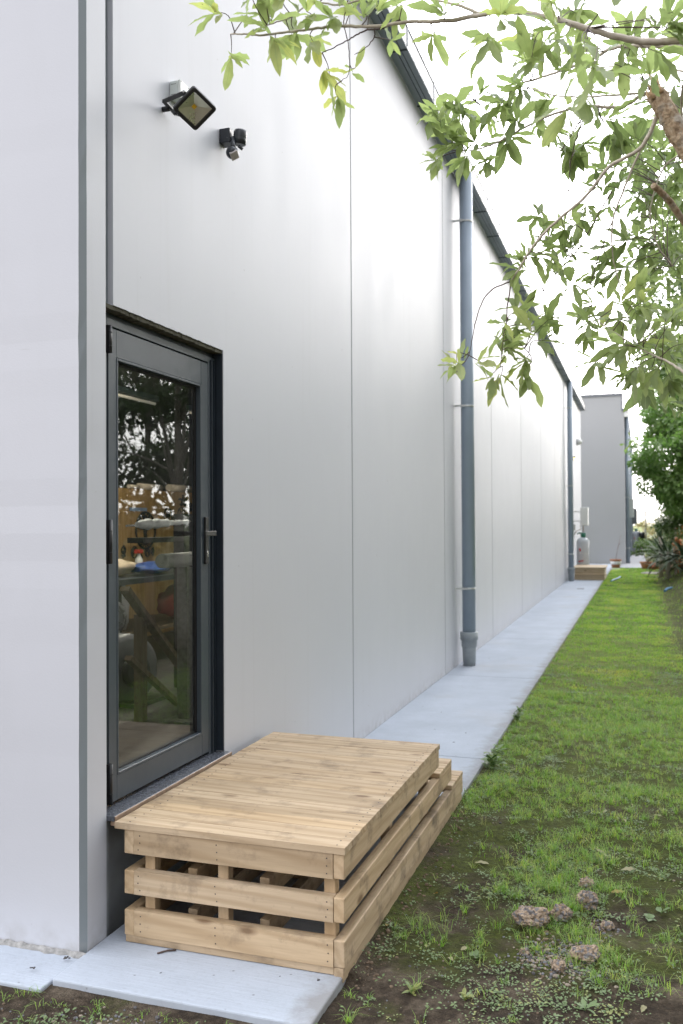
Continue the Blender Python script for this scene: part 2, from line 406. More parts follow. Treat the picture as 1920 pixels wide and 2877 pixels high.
gf = np.stack([ii, ii+1, ii+nx+1, ii+nx], 1).ravel()
M = Mat('soil_and_moss'); w = M.coord(which='World')
soil = M.ramp(M.noise(w, 26, 8, 0.7), [(0.3, (0.018, 0.013, 0.009)), (0.5, (0.052, 0.038, 0.025)), (0.72, (0.145, 0.11, 0.078))])
sandy = M.ramp(M.noise(w, 3.3, 5, 0.6), [(0.50, 0.0), (0.64, 0.85)])
soil = M.mix(sandy, soil, M.ramp(M.noise(w, 30, 7, 0.7), [(0.3, (0.13, 0.10, 0.07)), (0.7, (0.31, 0.25, 0.185))]))
moss = M.ramp(M.noise(w, 34, 6, 0.7), [(0.3, (0.024, 0.031, 0.006)), (0.7, (0.115, 0.142, 0.022))])
sep = M.n('ShaderNodeSeparateXYZ'); g_ = M.n('ShaderNodeNewGeometry'); M.l(g_.outputs['Position'], sep.inputs[0])
patch = M.noise(w, 2.1, 7, 0.62)
near_bare = M.ramp(M.math('DIVIDE', sep.outputs['Y'], 10.0), [(0.22, 0.0), (0.30, 0.05), (0.36, 0.22), (0.55, 0.30)])
pm = M.ramp(M.math('ADD', patch, M.math('SUBTRACT', near_bare, 0.17)), [(0.46, 0.0), (0.60, 1.0)])
col = M.mix(pm, soil, moss)
lawn = M.ramp(M.noise(w, 5, 7, 0.7), [(0.33, (0.10, 0.095, 0.045)), (0.45, (0.17, 0.205, 0.045)), (0.7, (0.31, 0.38, 0.085))])
far = M.math('MULTIPLY', M.ramp(M.math('DIVIDE', sep.outputs['Y'], 40.0), [(0.12, 0.0), (0.28, 1.0)]), M.ramp(M.math('ADD', M.math('DIVIDE', sep.outputs['X'], 5.0), M.math('MULTIPLY', M.math('SUBTRACT', M.noise(w, 1.1, 4), 0.5), 0.22)), [(0.44, 1.0), (0.54, 0.05)]))
col = M.mix(far, col, lawn)
crumb = M.voro(w, 120)
col = M.mix(M.math('MULTIPLY', M.ramp(crumb, [(0.1, 0.0), (0.5, 1.0)]), 0.35), col, (0.035, 0.027, 0.02))
M.set(color=col, rough=0.95, spec=0.2)
M.bump(M.math('ADD', M.noise(w, 45, 8, 0.75), M.math('MULTIPLY', crumb, 0.5)), 0.9, 0.014)
GROUND = M.m
tag(np_mesh('ground', gv, gf, np.full(len(gf)//4, 4), GROUND), kind='structure')

pth = MB()
def slab(mb, x0, y0, x1, y1, t=0.11, z=0.0, r=0.008):
    mb.box((x0, y0, z-t), (x1, y1, z))
cuts = [2.77, 6.29, 9.7, 13.05, 16.45, 19.8, 23.2, 26.6, 30.0, 33.8]
for a, b in zip(cuts[:-1], cuts[1:]): slab(pth, 0.002, a+0.004, 1.005, b-0.004)
slab(pth, -0.6, 2.72, -0.006, 2.973, z=-0.012)
slab(pth, 0.002, 33.804, 1.30, 38.5); slab(pth, 1.306, 35.25, 2.45, 38.5); slab(pth, 1.36, 38.506, 2.25, 62)
po = pth.build('path', CONC, None, 0.006); tag(po, kind='structure')

# distant hill behind everything; its pale colour has the haze painted in
hv = []; hf = []
for j in range(3):
    for i in range(61):
        x = -700 + 1400*i/60; z = (0, 0.75, 1.0)[j]*(16 + 14*noise.noise((x*0.006, 2, 0)) + 5*noise.noise((x*0.02, 5, 0))) - (6 if j == 0 else 0)
        hv.append((x, 760 + 130*j, z))
for j in range(2):
    for i in range(60): a = j*61+i; hf.append((a, a+1, a+62, a+61))
hb = MB(); hb.smooth = True; hb.add(hv, hf)
tag(hb.build('hill', simple('hill_painted_haze', (0.58, 0.54, 0.46), 0.95, var=0.1, nscale=0.02)), kind='structure')

# ------------------------------------------------------------------ the warehouse
bld = thing('warehouse_building', 'long pale grey precast concrete warehouse with glazed door and grey gutter', 'building', (0, 2.975, 0))
YC = 2.975
joints = [3.183, 6.39, 9.715, 13.05, 16.46, 19.85, 23.2, 26.6, 30.0, 33.8]
TOP = 5.80
def chip_edge(mb): return mb
# end wall that faces the camera, with its chamfered corner; its edge is part of the long side
e = MB(); ch = 0.022
prof = [(-12, YC), (-ch, YC), (0, YC+ch), (0, 3.128), (-0.16, 3.128), (-0.16, 3.125), (-12, 3.125)]
nseg = 60
rows = []
for k in range(nseg+1):
    z = -0.12 + (6.4+0.12)*k/nseg; ring = []
    for i, (x, y) in enumerate(prof):
        if i in (1, 2): 
            j = 0.0032*max(0, noise.noise((x*40, 7.0+i*3, z*9)) - 0.15)*2
            x -= j*(1 if i == 2 else 2.0); y += j*(1 if i == 1 else 1.0)
        ring.append((x, y, z))
    rows.append(ring)
vv = [p for r_ in rows for p in r_]; npf = len(prof); ff = []
for k in range(nseg):
    for i in range(npf): ff.append((k*npf+i, k*npf+(i+1) % npf, (k+1)*npf+(i+1) % npf, (k+1)*npf+i))
ff.append(tuple(range(npf))[::-1]); ff.append(tuple(nseg*npf+i for i in range(npf)))
e.add(vv, ff)
CH = wall_paint('chamfer_painted_shade', (0.23, 0.26, 0.275), 0.5, 0.35)  # chamfer shade put into the colour: a darker version of the wall paint
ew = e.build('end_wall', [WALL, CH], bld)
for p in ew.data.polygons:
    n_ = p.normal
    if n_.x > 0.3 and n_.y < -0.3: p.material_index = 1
# joint beside the door: a recessed strip of sealant
MB().box((-0.05, 3.1285, 2.556), (-0.026, 3.1825, TOP)).build('joint_sealant', EDGE, bld)
# long side: precast panels; the first has the door opening cut out of it
DY0, DY1, DZ0, DZ1 = 3.14, 4.205, 0.44, 2.556
T = 0.16
p1 = MB()
rag = [(3.183 + (4.205-3.183)*i/40) for i in range(41)]
# lintel part, with a slightly ragged lower edge
top = [(y, DZ1 + 0.004*noise.noise((y*30, 0, 0))) for y in rag]
fv = []; 
for y, z in top: fv += [(0, y, z), (0, y, TOP), (-T, y, z), (-T, y, TOP)]
fs = []
for i in range(40):
    a = i*4; b = a+4
    fs += [(a, b, b+1, a+1), (a+2, a+3, b+3, b+2), (a, a+2, b+2, b)]
fs += [(0, 1, 3, 2)]
p1.add(fv, fs)
yb = joints[1]-0.010
p1.box((-T, 4.205, -0.12), (0, yb, TOP))
p1.cur = 1
p1.box((-T+0.01, 3.19, DZ1+0.001), (-0.003, 4.2, DZ1+0.012))
p1.build('wall_panel', [WALL, MOSS], bld)
for a, b in zip(joints[1:-1], joints[2:]):
    MB().box((-T, a+0.010, -0.12), (0, b-0.010, TOP)).build('wall_panel', WALL, bld, 0.005, 2)
for y in joints[1:-1]: MB().box((-0.05, y-0.0099, -0.1), (-0.004, y+0.0099, TOP)).build('panel_joint', EDGE, bld)
# mossy raw edge of the lintel
lm = MB(); 
for i in range(40): 
    y0 = 3.13+(4.2-3.13)*i/40; y1 = 3.13+(4.2-3.13)*(i+1)/40
    lm.box((-0.075, y0, DZ1-0.016-0.005*random.random()), (-0.004-0.004*random.random(), y1, DZ1-0.0015))
lm.build('lintel_edge', MOSS, bld)
# other walls and the roof
MB().box((-12, 33.6, -0.12), (-0.17, 33.8, 6.3)).build('rear_wall', WALL, bld)
MB().box((-12.2, 3.13, -0.12), (-12.0, 33.6, 6.3)).build('back_wall', WALL, bld)
rf = MB(); 
rf.add([(0.02, 3.13, 5.93), (0.02, 33.9, 5.93), (-12.2, 33.9, 6.38), (-12.2, 3.13, 6.38), (0.02, 3.13, 5.90), (0.02, 33.9, 5.90), (-12.2, 33.9, 6.35), (-12.2, 3.13, 6.35)],
       [(3, 2, 1, 0), (4, 5, 6, 7), (0, 1, 5, 4), (1, 2, 6, 5), (2, 3, 7, 6), (3, 0, 4, 7)])
rf.build('roof', GUTFACE, bld)
# box gutter: dark sole, pale outer face, laps and brackets every metre
g = MB(); GX = 0.172
g.box((0.002, 3.14, 5.772), (GX, 33.55, 5.784)); go = g.build('gutter', GUTTER, bld, 0.003, 1)
gl_ = MB(); y = 4.31
laps = []
while y < 33.5:
    MB().box((0.002, y-0.006, 5.764), (GX+0.003, y+0.010, 5.7715)).build('gutter_lap', JAMBD, go); laps.append(y); y += 1.059
for x in (0.075, 0.115): MB().box((x-0.0025, 3.14, 5.768), (x+0.0025, 33.5, 5.7715)).build('gutter_fold', JAMBD, go)
gfc = MB(); gfc.box((GX-0.012, 3.14, 5.7845), (GX, 33.55, 5.953)); gfc.box((GX-0.02, 3.14, 5.953), (GX+0.008, 33.55, 5.966)); gfc.build('gutter_face', GUTFACE, go, 0.003, 1)
for y in laps: MB().box((GX+0.0005, y-0.012, 5.80), (GX+0.006, y+0.012, 5.985)).build('gutter_bracket', GUTTER, go)
MB().box((0.002, 33.55, 5.76), (GX+0.006, 33.57, 5.966)).build('gutter_stop', GUTFACE, go)

# ---- the door
d = thing('door_tmp', None, None)
bpy.data.objects.remove(d)
XD = -0.045
fr = MB()
fr.box((-0.14, 3.135, DZ0+0.04), (XD, 3.205, 2.515)); fr.box((-0.14, 4.122, DZ0+0.04), (XD, 4.197, 2.515)); fr.box((-0.14, 3.205, 2.483), (XD, 4.122, 2.515))
fr.box((-0.14, 3.135, 2.5165), (XD-0.012, 4.1965, 2.5395))
door = fr.build('door', JAMB, bld, 0.002, 1)
rv = MB(); rv.box((-0.15, 4.1985, DZ0+0.045), (-0.003, 4.2045, 2.5385)); rv.box((-0.0445, 4.145, DZ0+0.045), (-0.036, 4.150, 2.50)); rv.box((-0.0445, 4.176, DZ0+0.045), (-0.036, 4.180, 2.50))
rv.build('door_reveal', JAMBD, door)
lf = MB(); xa, xb = -0.09, XD+0.001
LY0, LY1, LZ0, LZ1 = 3.214, 4.116, 0.497, 2.476
GY0, GY1, GZ0, GZ1 = 3.286, 4.031, 0.612, 2.346
lf.box((xa, LY0, LZ0), (xb, GY0-0.012, LZ1)); lf.box((xa, GY1+0.012, LZ0), (xb, LY1, LZ1))
lf.box((xa, GY0-0.0115, GZ1+0.012), (xb-0.0004, GY1+0.0115, LZ1)); lf.box((xa, GY0-0.0115, LZ0), (xb-0.0004, GY1+0.0115, GZ0-0.012))
leaf = lf.build('door_leaf', JAMB, door, 0.0015, 1)
bd = MB(); t_ = 0.011
bd.box((xa+0.01, GY0-t_, GZ0-t_), (xb+0.002, GY0, GZ1+t_)); bd.box((xa+0.01, GY1, GZ0-t_), (xb+0.002, GY1+t_, GZ1+t_))
bd.box((xa+0.01, GY0, GZ1), (xb+0.0018, GY1, GZ1+t_)); bd.box((xa+0.01, GY0, GZ0-t_), (xb+0.0018, GY1, GZ0))
bd.build('glazing_bead', JAMB, door, 0.002, 1)
gk = MB(); gx = XD-0.030
gk.box((gx-0.004, GY0, GZ1-0.012), (gx+0.008, GY1, GZ1)); gk.box((gx-0.004, GY1-0.012, GZ0), (gx+0.008, GY1, GZ1-0.012)); gk.box((gx-0.004, GY0, GZ0), (gx+0.006, GY1-0.012, GZ0+0.004))
gk.build('glazing_gasket', RUBBER, door)
MB().add([(gx, GY0, GZ0), (gx, GY1, GZ0), (gx, GY1, GZ1), (gx, GY0, GZ1)], [(0, 1, 2, 3)]).build('glass_pane', GLASS, door)
gp = MB(); gp.box((-0.10, 3.2055, LZ0), (-0.06, 3.2135, 2.482)); gp.box((-0.10, 4.1165, LZ0), (-0.06, 4.1215, 2.482)); gp.box((-0.10, 3.2055, 2.4765), (-0.06, 4.1215, 2.4825)); gp.build('door_gap', RUBBER, door)
for z0, z1 in ((2.365, 2.48), (1.49, 1.672), (0.50, 0.665)):
    h = MB(); h.tube([(-0.032, 3.207, z0), (-0.032, 3.207, z1)], 0.0095, 12); h.box((-0.044, 3.196, z0), (-0.036, 3.214, z1))
    for q in (0.25, 0.75): h.tube([(-0.032, 3.207, z0+(z1-z0)*q-0.002), (-0.032, 3.207, z0+(z1-z0)*q+0.002)], 0.0105, 12)
    h.build('hinge', BLACK, door)
hn = MB(); hn.box((XD+0.0015, 4.066, 1.452), (XD+0.013, 4.100, 1.690)); hn.tube([(XD+0.012, 4.083, 1.607), (XD+0.055, 4.083, 1.607)], 0.010, 12)
hn.box((XD+0.047, 3.975, 1.594), (XD+0.060, 4.094, 1.620)); hn.build('door_handle', BLACK, door, 0.003)
kh = MB(); kh.tube([(XD+0.0135, 4.084, 1.512), (XD+0.0155, 4.084, 1.512)], 0.0075, 14); kh.box((XD+0.0135, 4.080, 1.487), (XD+0.0150, 4.088, 1.508)); kh.build('keyhole', STEEL, door)
sl_ = MB(); sl_.box((-0.14, 3.132, 0.458), (0.034, 4.213, 0.480)); sl_.cur = 1; sl_.box((0.0345, 3.132, 0.452), (0.039, 4.213, 0.4795)); sl_.box((0.010, 3.140, 0.438), (0.0335, 4.205, 0.4575))
sl_.build('door_sill', [SILL, SILLEDGE], bld, 0.002, 1)
bs = MB(); bs.box((-0.15, 3.183, -0.1), (-0.06, 4.2045, 0.4575)); bs.box((-0.15, 3.129, -0.1), (-0.025, 3.182, 0.4575)); bs.build('recess_panel', simple('recess_grey', (0.31, 0.34, 0.36), 0.6), bld)
# mortar bedding at the corner
mo = MB(); mp_ = []
for k in range(61):
    x = -0.55+0.56*k/60; h_ = 0.016+0.010*noise.noise((x*30, 1, 1)); w2 = 0.016+0.016*noise.noise((x*22, 5, 1)); mp_ += [(x, YC-0.002, -0.012+h_), (x, YC-0.002-w2*0.5, -0.012+h_*0.7), (x, YC-0.004-w2, -0.0115)]
mo.add(mp_, [(a_, a_+3, a_+4, a_+1) for a_ in range(0, 180, 3)] + [(a_+1, a_+4, a_+5, a_+2) for a_ in range(0, 180, 3)])
mo.build('mortar_bedding', MORTAR, bld)

# ------------------------------------------------------------------ inside, seen through the glass
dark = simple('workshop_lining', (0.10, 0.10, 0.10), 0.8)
rm = MB()
rm.add([(-0.17, 3.13, 0.46), (-0.17, 12, 0.46), (-7, 12, 0.46), (-7, 3.13, 0.46)], [(0, 1, 2, 3)])
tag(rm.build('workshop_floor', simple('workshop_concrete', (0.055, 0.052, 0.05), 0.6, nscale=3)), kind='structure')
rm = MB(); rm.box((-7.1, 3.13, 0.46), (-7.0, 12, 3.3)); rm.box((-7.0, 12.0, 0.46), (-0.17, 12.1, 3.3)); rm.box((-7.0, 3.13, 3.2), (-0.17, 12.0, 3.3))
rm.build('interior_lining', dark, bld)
for k, (x, y, ems, lab) in enumerate(((-3.3, 8.6, 0.06, 'lit tube light on workshop ceiling, seen near the left of the glass'), (-3.3, 10.6, 0.06, 'lit tube light on workshop ceiling, seen at the right of the glass'), (-2.2, 4.9, 70, 'added tube light just inside the door, out of view, brightening the workshop'), (-1.6, 6.6, 100, 'added tube light above the workbench, out of view, brightening the workshop'))):
    t = thing('ceiling_tube_light', lab, 'light', (x, y, 3.1), 'tube lights on the workshop ceiling')  # the last two tubes are unseen lamps added to light the room
    MB().box((x-0.04, y-0.6, 3.10), (x+0.04, y+0.6, 3.16)).build('light_housing', JAMB, t)
    MB().tube([(x, y-0.57, 3.07), (x, y+0.57, 3.07)], 0.016, 10).build('tube', emit('tube_glow', (1.0, 0.90, 0.74), ems), t)
IW = lambda px, py, X: on_x(280+0.2423*px, 1350+0.2423*py, X)
# plywood display board with steel cut-outs
ply = thing('display_board', 'upright plywood board hung with black metal cut-outs, behind the door glass', 'board', (-3.0, 8.8, 0.46))
M = Mat('plywood'); v_ = M.coord((1, 9, 0.6)); 
M.set(color=M.ramp(M.noise(v_, 2.2, 6, 0.6, 1.5), [(0.3, (0.26, 0.15, 0.055)), (0.55, (0.42, 0.265, 0.105)), (0.75, (0.50, 0.33, 0.15))]), rough=0.6)
PLY = M.m
MB().box((-3.03, 7.0, 0.46), (-3.0, 10.6, 2.04)).build('plywood_sheet', PLY, ply)
MET = simple('cut_steel', (0.008, 0.008, 0.009), 0.5)
def flat(mb, pts, r):   # a strip of steel on the board, pts in (y, z)
    mb.tube([(-2.985, y, z) for y, z in pts], r, 5)
def ring(mb, cy, cz, R, r, n=36, a0=0, a1=2*math.pi): flat(mb, [(cy+R*math.cos(a0+(a1-a0)*i/n), cz+R*math.sin(a0+(a1-a0)*i/n)) for i in range(n+1)], r)
cy, cz = IW(520, 578, -3.0).y, IW(520, 578, -3.0).z
RR = 0.195
td = MB(); ring(td, cy, cz, RR, 0.011)
flat(td, [(cy, cz-0.10), (cy-0.012, cz-0.02), (cy, cz+0.03)], 0.022)
for k in range(9):
    a = math.radians(20+140*k/8); 
    flat(td, [(cy, cz+0.0), (cy+0.09*math.cos(a), cz+0.075*math.sin(a)), (cy+RR*0.9*math.cos(a+0.12*(-1)**k), cz+RR*0.9*math.sin(a+0.12*(-1)**k))], 0.008)
    b = math.radians(205+130*k/8)
    flat(td, [(cy, cz-0.085), (cy+0.08*math.cos(b), cz-0.10+0.05*math.sin(b)), (cy+RR*0.93*math.cos(b), cz+RR*0.93*math.sin(b))], 0.0055)
for k in range(70):
    a = random.uniform(0.15, math.pi-0.15); q = RR*math.sqrt(random.uniform(0.2, 0.85))
    y_, z_ = cy+q*math.cos(a), cz+q*math.sin(a)
    flat(td, [(y_, z_), (y_+random.uniform(-.02, .02), z_+random.uniform(.004, .02))], 0.006)
td.build('tree_disc', MET, ply)
for (px, py, R) in ((780, 405, 0.085), (935, 400, 0.085), (860, 470, 0.06)):
    p_ = IW(px, py, -3.0); rg = MB(); ring(rg, p_.y, p_.z, R, 0.006); ring(rg, p_.y, p_.z, R*0.45, 0.006); ring(rg, p_.y, p_.z, R*0.2, 0.007, 12)
    for k in range(6):
        a = k*math.pi/3; flat(rg, [(p_.y+R*.45*math.cos(a), p_.z+R*.45*math.sin(a)), (p_.y+R*math.cos(a), p_.z+R*math.sin(a))], 0.005)
    rg.build('ring_ornament', MET, ply)
p_ = IW(955, 245, -3.0); tu = MB(); tu.lathe((-2.99, p_.y, p_.z), [(0.045, 0), (0.03, 0.012)], 10, (1, 0, 0))
for sy, sz in ((-1, 0.6), (1, 0.6), (-0.7, -0.8), (0.7, -0.8)): flat(tu, [(p_.y, p_.z), (p_.y+sy*0.075, p_.z+sz*0.06), (p_.y+sy*0.095, p_.z+sz*0.03)], 0.011)
flat(tu, [(p_.y, p_.z+0.03), (p_.y, p_.z+0.08)], 0.013); tu.build('turtle_ornament', MET, ply)
for (px, py, w_, h_) in ((265, 810, 0.05, 0.13), (390, 830, 0.075, 0.09), (460, 900, 0.05, 0.05), (540, 830, 0.06, 0.07), (600, 820, 0.04, 0.08), (1040, 310, 0.06, 0.06)):
    p_ = IW(px, py, -3.0); mo = MB(); ring(mo, p_.y, p_.z, w_*0.8, 0.006, 16)
    for k in range(7): flat(mo, [(p_.y+random.uniform(-w_, w_)*.7, p_.z+random.uniform(-h_, h_)*.6), (p_.y+random.uniform(-w_, w_)*.7, p_.z+random.uniform(-h_, h_)*.6)], 0.009)
    mo.build('small_ornament', MET, ply)
a_, b_ = IW(345, 350, -2.99), IW(545, 318, -2.99)
MB().box((-2.992, a_.y, a_.z), (-2.985, b_.y, b_.z)).build('name_strip', simple('blue_strip', (0.25, 0.34, 0.5), 0.5), ply)
PAPER = simple('paper_roll', (0.66, 0.56, 0.44), 0.7)
for k, (px0, px1, py, r) in enumerate(((335, 470, 100, 0.022), (450, 715, 92, 0.032), (800, 1090, 80, 0.04))):
    a_, b_ = IW(px0, py, -3.015), IW(px1, py+8, -3.015)
    mbx = MB(); mbx.tube([(-3.015, a_.y, 2.041+r), (-3.015, b_.y, 2.041+r)], r, 14)
    solo(mbx, 'paper_roll', PAPER, ('thin pale paper roll lying leftmost on top of the plywood board', 'pale paper roll lying on the board between two others', 'thickest pale paper roll lying at right end of the board top')[k], 'paper roll', (-3.015, a_.y, 2.041), 'paper rolls on the plywood board')
# bench with clutter
bn = thing('work_bench', 'dark workbench crowded with tools behind the door glass', 'bench', (-2.2, 7.0, 0.46))
MB().box((-2.6, 6.2, 1.17), (-1.9, 8.6, 1.215)).build('bench_top', simple('bench_steel', (0.05, 0.055, 0.07), 0.5), bn)
for x in (-2.55, -1.95):
    for y in (6.25, 8.55): MB().box((x-0.03, y-0.03, 0.46), (x+0.03, y+0.03, 1.17)).build('leg', BLACK, bn)
MB().box((-2.55, 6.3, 0.74), (-1.95, 8.5, 0.77)).build('lower_shelf', simple('shelf_board', (0.2, 0.15, 0.1), 0.7), bn)
def lump(name, label, cat, c, r, mat, amp=0.35, sub=3, fr_=3.0):
    bm = bmesh.new(); bmesh.ops.create_icosphere(bm, subdivisions=sub, radius=1.0)
    o_ = random.uniform(0, 50)
    for v in bm.verts:
        k = 1 + amp*noise.fractal(v.co*fr_*0.5 + Vector((o_, 0, 0)), 0.7, 2.0, 5)
        v.co = Vector((v.co.x*r[0]*k, v.co.y*r[1]*k, v.co.z*r[2]*k))
    zmin = min(v.co.z for v in bm.verts)
    for v in bm.verts: v.co.z -= zmin
    me = bpy.data.meshes.new(name); bm.to_mesh(me); bm.free()
    for p in me.polygons: p.use_smooth = True
    me.materials.append(mat); o = bpy.data.objects.new(name, me); COL.objects.link(o); o.location = c
    return tag(o, label, cat)
lump('blue_bag', 'crumpled blue plastic bag on the workbench', 'bag', (-2.1, 7.05, 0.98+0.236), (0.14, 0.34, 0.05), simple('blue_plastic', (0.04, 0.09, 0.30), 0.35))
lump('paper_bag', 'crumpled cream paper bag on the workbench', 'bag', (-2.2, 6.62, 1.216), (0.13, 0.26, 0.07), simple('cream_paper', (0.62, 0.50, 0.36), 0.7))
lump('red_cloth', 'crumpled red cloth on the low bench shelf', 'cloth', (-2.1, 7.5, 0.771), (0.16, 0.2, 0.14), simple('red_cloth', (0.40, 0.06, 0.07), 0.9))
lump('white_bag', 'white plastic bag on the shelf under the bench', 'bag', (-2.15, 6.55, 0.771), (0.12, 0.12, 0.2), simple('white_plastic', (0.6, 0.6, 0.63), 0.4))
# spray bottle on the bench
sb = thing('spray_bottle', 'small white spray bottle standing on the workbench', 'bottle', (-2.35, 7.25, 1.216))
MB().lathe((-2.35, 7.25, 1.216), [(0.035, 0), (0.036, 0.12), (0.014, 0.16), (0.014, 0.18)], 14).build('bottle_body', WHITE, sb)
MB().box((-2.37, 7.2, 1.396), (-2.33, 7.29, 1.43)).build('spray_head', simple('red_plastic', (0.5, 0.04, 0.03), 0.4), sb)
# fluffy roller on a stand close to the door
X_ = -1.1
a_, b_ = IW(330, 535, X_), IW(1010, 480, X_)
fz = thing('fluffy_roller', 'white fleece roller lying across a dark stand behind the door glass', 'roller', (X_, (a_.y+b_.y)/2, 0.46))
fm = MB(); n_ = 26; pts = []; rad = []
for i in range(n_+1):
    t = i/n_; y = a_.y+0.11+(b_.y-a_.y-0.11)*t
    pts.append((X_, y, a_.z+0.012+0.02*t)); rad.append((0.016+0.020*math.sin(min(1, t*1.55)*math.pi)**0.7 if t < 0.62 else 0.016)*(1+0.25*random.uniform(-1, 1)))
fm.tube(pts, rad, 16)
fo = fm.build('fleece', simple('fleece', (0.62, 0.64, 0.66), 0.95, bump=1.0, bscale=70), fz)
MB().tube([(X_, a_.y-0.02, a_.z+0.005), (X_, b_.y+0.1, b_.z)], 0.007, 8).build('spindle', STEEL, fz)
MB().box((X_-0.1, a_.y+0.15, a_.z-0.11), (X_+0.02, b_.y+0.22, a_.z-0.075)).build('stand_arm', BLACK, fz)
MB().box((X_-0.12, b_.y+0.02, 0.46), (X_-0.03, b_.y+0.15, b_.z+0.06)).build('stand_post', BLACK, fz)
# timber trestle with diagonals, and a post
X_ = -0.85; J = lambda px, py: on_x(280+0.2553*px, 1750+0.2553*py, X_)
tr = thing('timber_trestle', 'rough timber trestle with crossed diagonal braces behind the door glass', 'trestle', (X_, 5.1, 0.46))
OLD = wood('weathered_timber', 2, (0.16, 0.115, 0.075), (0.21, 0.16, 0.11), (0.09, 0.06, 0.035), 0.6)
a_ = J(450, 0); MB().box((X_-0.03, a_.y-0.028, 0.46), (X_+0.03, a_.y+0.028, a_.z+0.05)).build('post', OLD, tr)
p0, p1_ = IW(230, 1250, X_), J(900, 560); MB().bar((X_+0.035, p0.y, p0.z), (X_+0.035, p1_.y, p1_.z), 0.03, 0.06, (1, 0, 0)).build('brace', OLD, tr)
p0, p1_ = J(200, 380), J(760, 1010); MB().bar((X_+0.07, p0.y, p0.z), (X_+0.07, p1_.y, max(0.5, p1_.z)), 0.03, 0.045, (1, 0, 0)).build('brace', OLD, tr)
X_ = -0.6
a_ = J(940, 1210)
a_ = on_x(280+0.2553*940, 1750+0.2553*1210, X_); pt = IW(985, 1000, X_)
tp = thing('steel_stand', 'grey stand of one square post under a round-ended rail behind the glass', 'stand', (X_, a_.y, 0.46))
GS = simple('grey_steel', (0.16, 0.16, 0.155), 0.6, nscale=30, var=0.3)
MB().box((X_-0.035, pt.y-0.035, 0.46), (X_+0.035, pt.y+0.035, pt.z)).build('post', GS, tp, 0.003)
MB().box((X_-0.1, pt.y-0.1, 0.46), (X_+0.1, pt.y+0.1, 0.475)).build('base_plate', GS, tp, 0.003)
q0, q1 = IW(720, 960, X_), IW(1090, 940, X_); MB().tube([(X_, q0.y, pt.z+0.045), (X_, q1.y+0.2, pt.z+0.045)], 0.043, 16).build('rail', simple('rail_grey', (0.33, 0.33, 0.34), 0.5), tp)
# grey machine drum
X_ = -1.15; c_ = on_x(280+0.2553*480, 1750+0.2553*500, X_)
mc = thing('machine_drum', 'round grey motor drum on a low base behind the trestle', 'machine', (X_, c_.y, 0.46))
MB().lathe((X_-0.25, c_.y, c_.z), [(0.19, 0), (0.235, 0.02), (0.24, 0.2), (0.20, 0.235), (0.13, 0.24)], 36, (1, -0.5, 0)).build('drum', simple('machine_paint', (0.17, 0.175, 0.19), 0.35), mc)
MB().lathe((X_+0.0, c_.y-0.11, c_.z), [(0.10, 0), (0.11, 0.02), (0.08, 0.05)], 24, (1, -0.5, 0)).build('hub', BLACK, mc)
MB().box((X_-0.3, c_.y-0.22, 0.46), (X_+0.1, c_.y+0.2, c_.z-0.2)).build('machine_base', BLACK, mc)
wt = MB(); wt.lathe((-1.7, 5.75, 0.97), [(0.12, 0), (0.13, 0.01), (0.13, 0.05), (0.10, 0.06)], 28, (1, -0.4, 0)); wt.lathe((-1.69, 5.746, 0.97), [(0.07, 0.05), (0.07, 0.065)], 20, (1, -0.4, 0))
solo(wt, 'grinding_wheel', simple('wheel_metal', (0.35, 0.36, 0.38), 0.3, 0.6), 'small pale round wheel behind the trestle', 'wheel', (-1.7, 5.75, 0.84))

# ------------------------------------------------------------------ wall fittings
# floodlight
n = Vector((0.3933, -0.5413, -0.7431)).normalized(); cc = Vector((0.222, 3.475, 3.468))
A = (Vector((0.305, 3.523, 3.477)) - Vector((0.2528, 3.4107, 3.5323))).normalized()
A = (A - n*A.dot(n)).normalized(); B = n.cross(A); S = 0.0695
fl_ = thing('floodlight', 'square black LED floodlight tilted on a bracket high on the pale wall', 'floodlight', (0.0, 3.56, 3.56))
def oloop(h, k, rr=0.014, nn=5):
    o_ = []
    for sx, sy, a0 in ((1, 1, 0), (-1, 1, 90), (-1, -1, 180), (1, -1, 270)):
        for i in range(nn):
            a = math.radians(a0 + 90*i/(nn-1)); o_.append(cc + A*(sx*(h-rr)+rr*math.cos(a)) + B*(sy*(h-rr)+rr*math.sin(a)) + n*k)
    return o_
def skin(mb, loops, cap0=True, cap1=True):
    base = len(mb.v); N = len(loops[0]); vv = [p for l in loops for p in l]; ff = []
    for j in range(len(loops)-1):
        for i in range(N): ff.append((j*N+i, j*N+(i+1) % N, (j+1)*N+(i+1) % N, (j+1)*N+i))
    if cap0: ff.append(tuple(range(N))[::-1])
    if cap1: ff.append(tuple((len(loops)-1)*N+i for i in range(N)))
    mb.add(vv, ff)
hb_ = MB(); skin(hb_, [oloop(0.045, -0.034, 0.008), oloop(0.062, -0.022), oloop(S, -0.004), oloop(S, 0.012), oloop(S-0.003, 0.015), oloop(S-0.015, 0.015, 0.006), oloop(S-0.016, 0.009, 0.006)], True, False)
hb_.build('lamp_housing', BLACK, fl_)
SILV = simple('reflector', (0.66, 0.66, 0.54), 0.3, 0.75, var=0.1)
rfm = MB(); R0 = S-0.016
co = [cc + A*(sx*R0)+B*(sy*R0)+n*0.006 for sx, sy in ((1, 1), (-1, 1), (-1, -1), (1, -1))]; ci = [cc + A*(sx*0.012)+B*(sy*0.012)-n*0.014 for sx, sy in ((1, 1), (-1, 1), (-1, -1), (1, -1))]
rfm.add(co+ci, [(i, (i+1) % 4, 4+(i+1) % 4, 4+i) for i in range(4)] + [(4, 5, 6, 7)]); rfm.build('reflector', SILV, fl_)
MB().obox(cc-n*0.0125, A, B, n, (0.0085, 0.0085, 0.001)).build('led_chip', simple('led_phosphor', (0.85, 0.52, 0.03), 0.5, var=0.04), fl_)
br = MB()
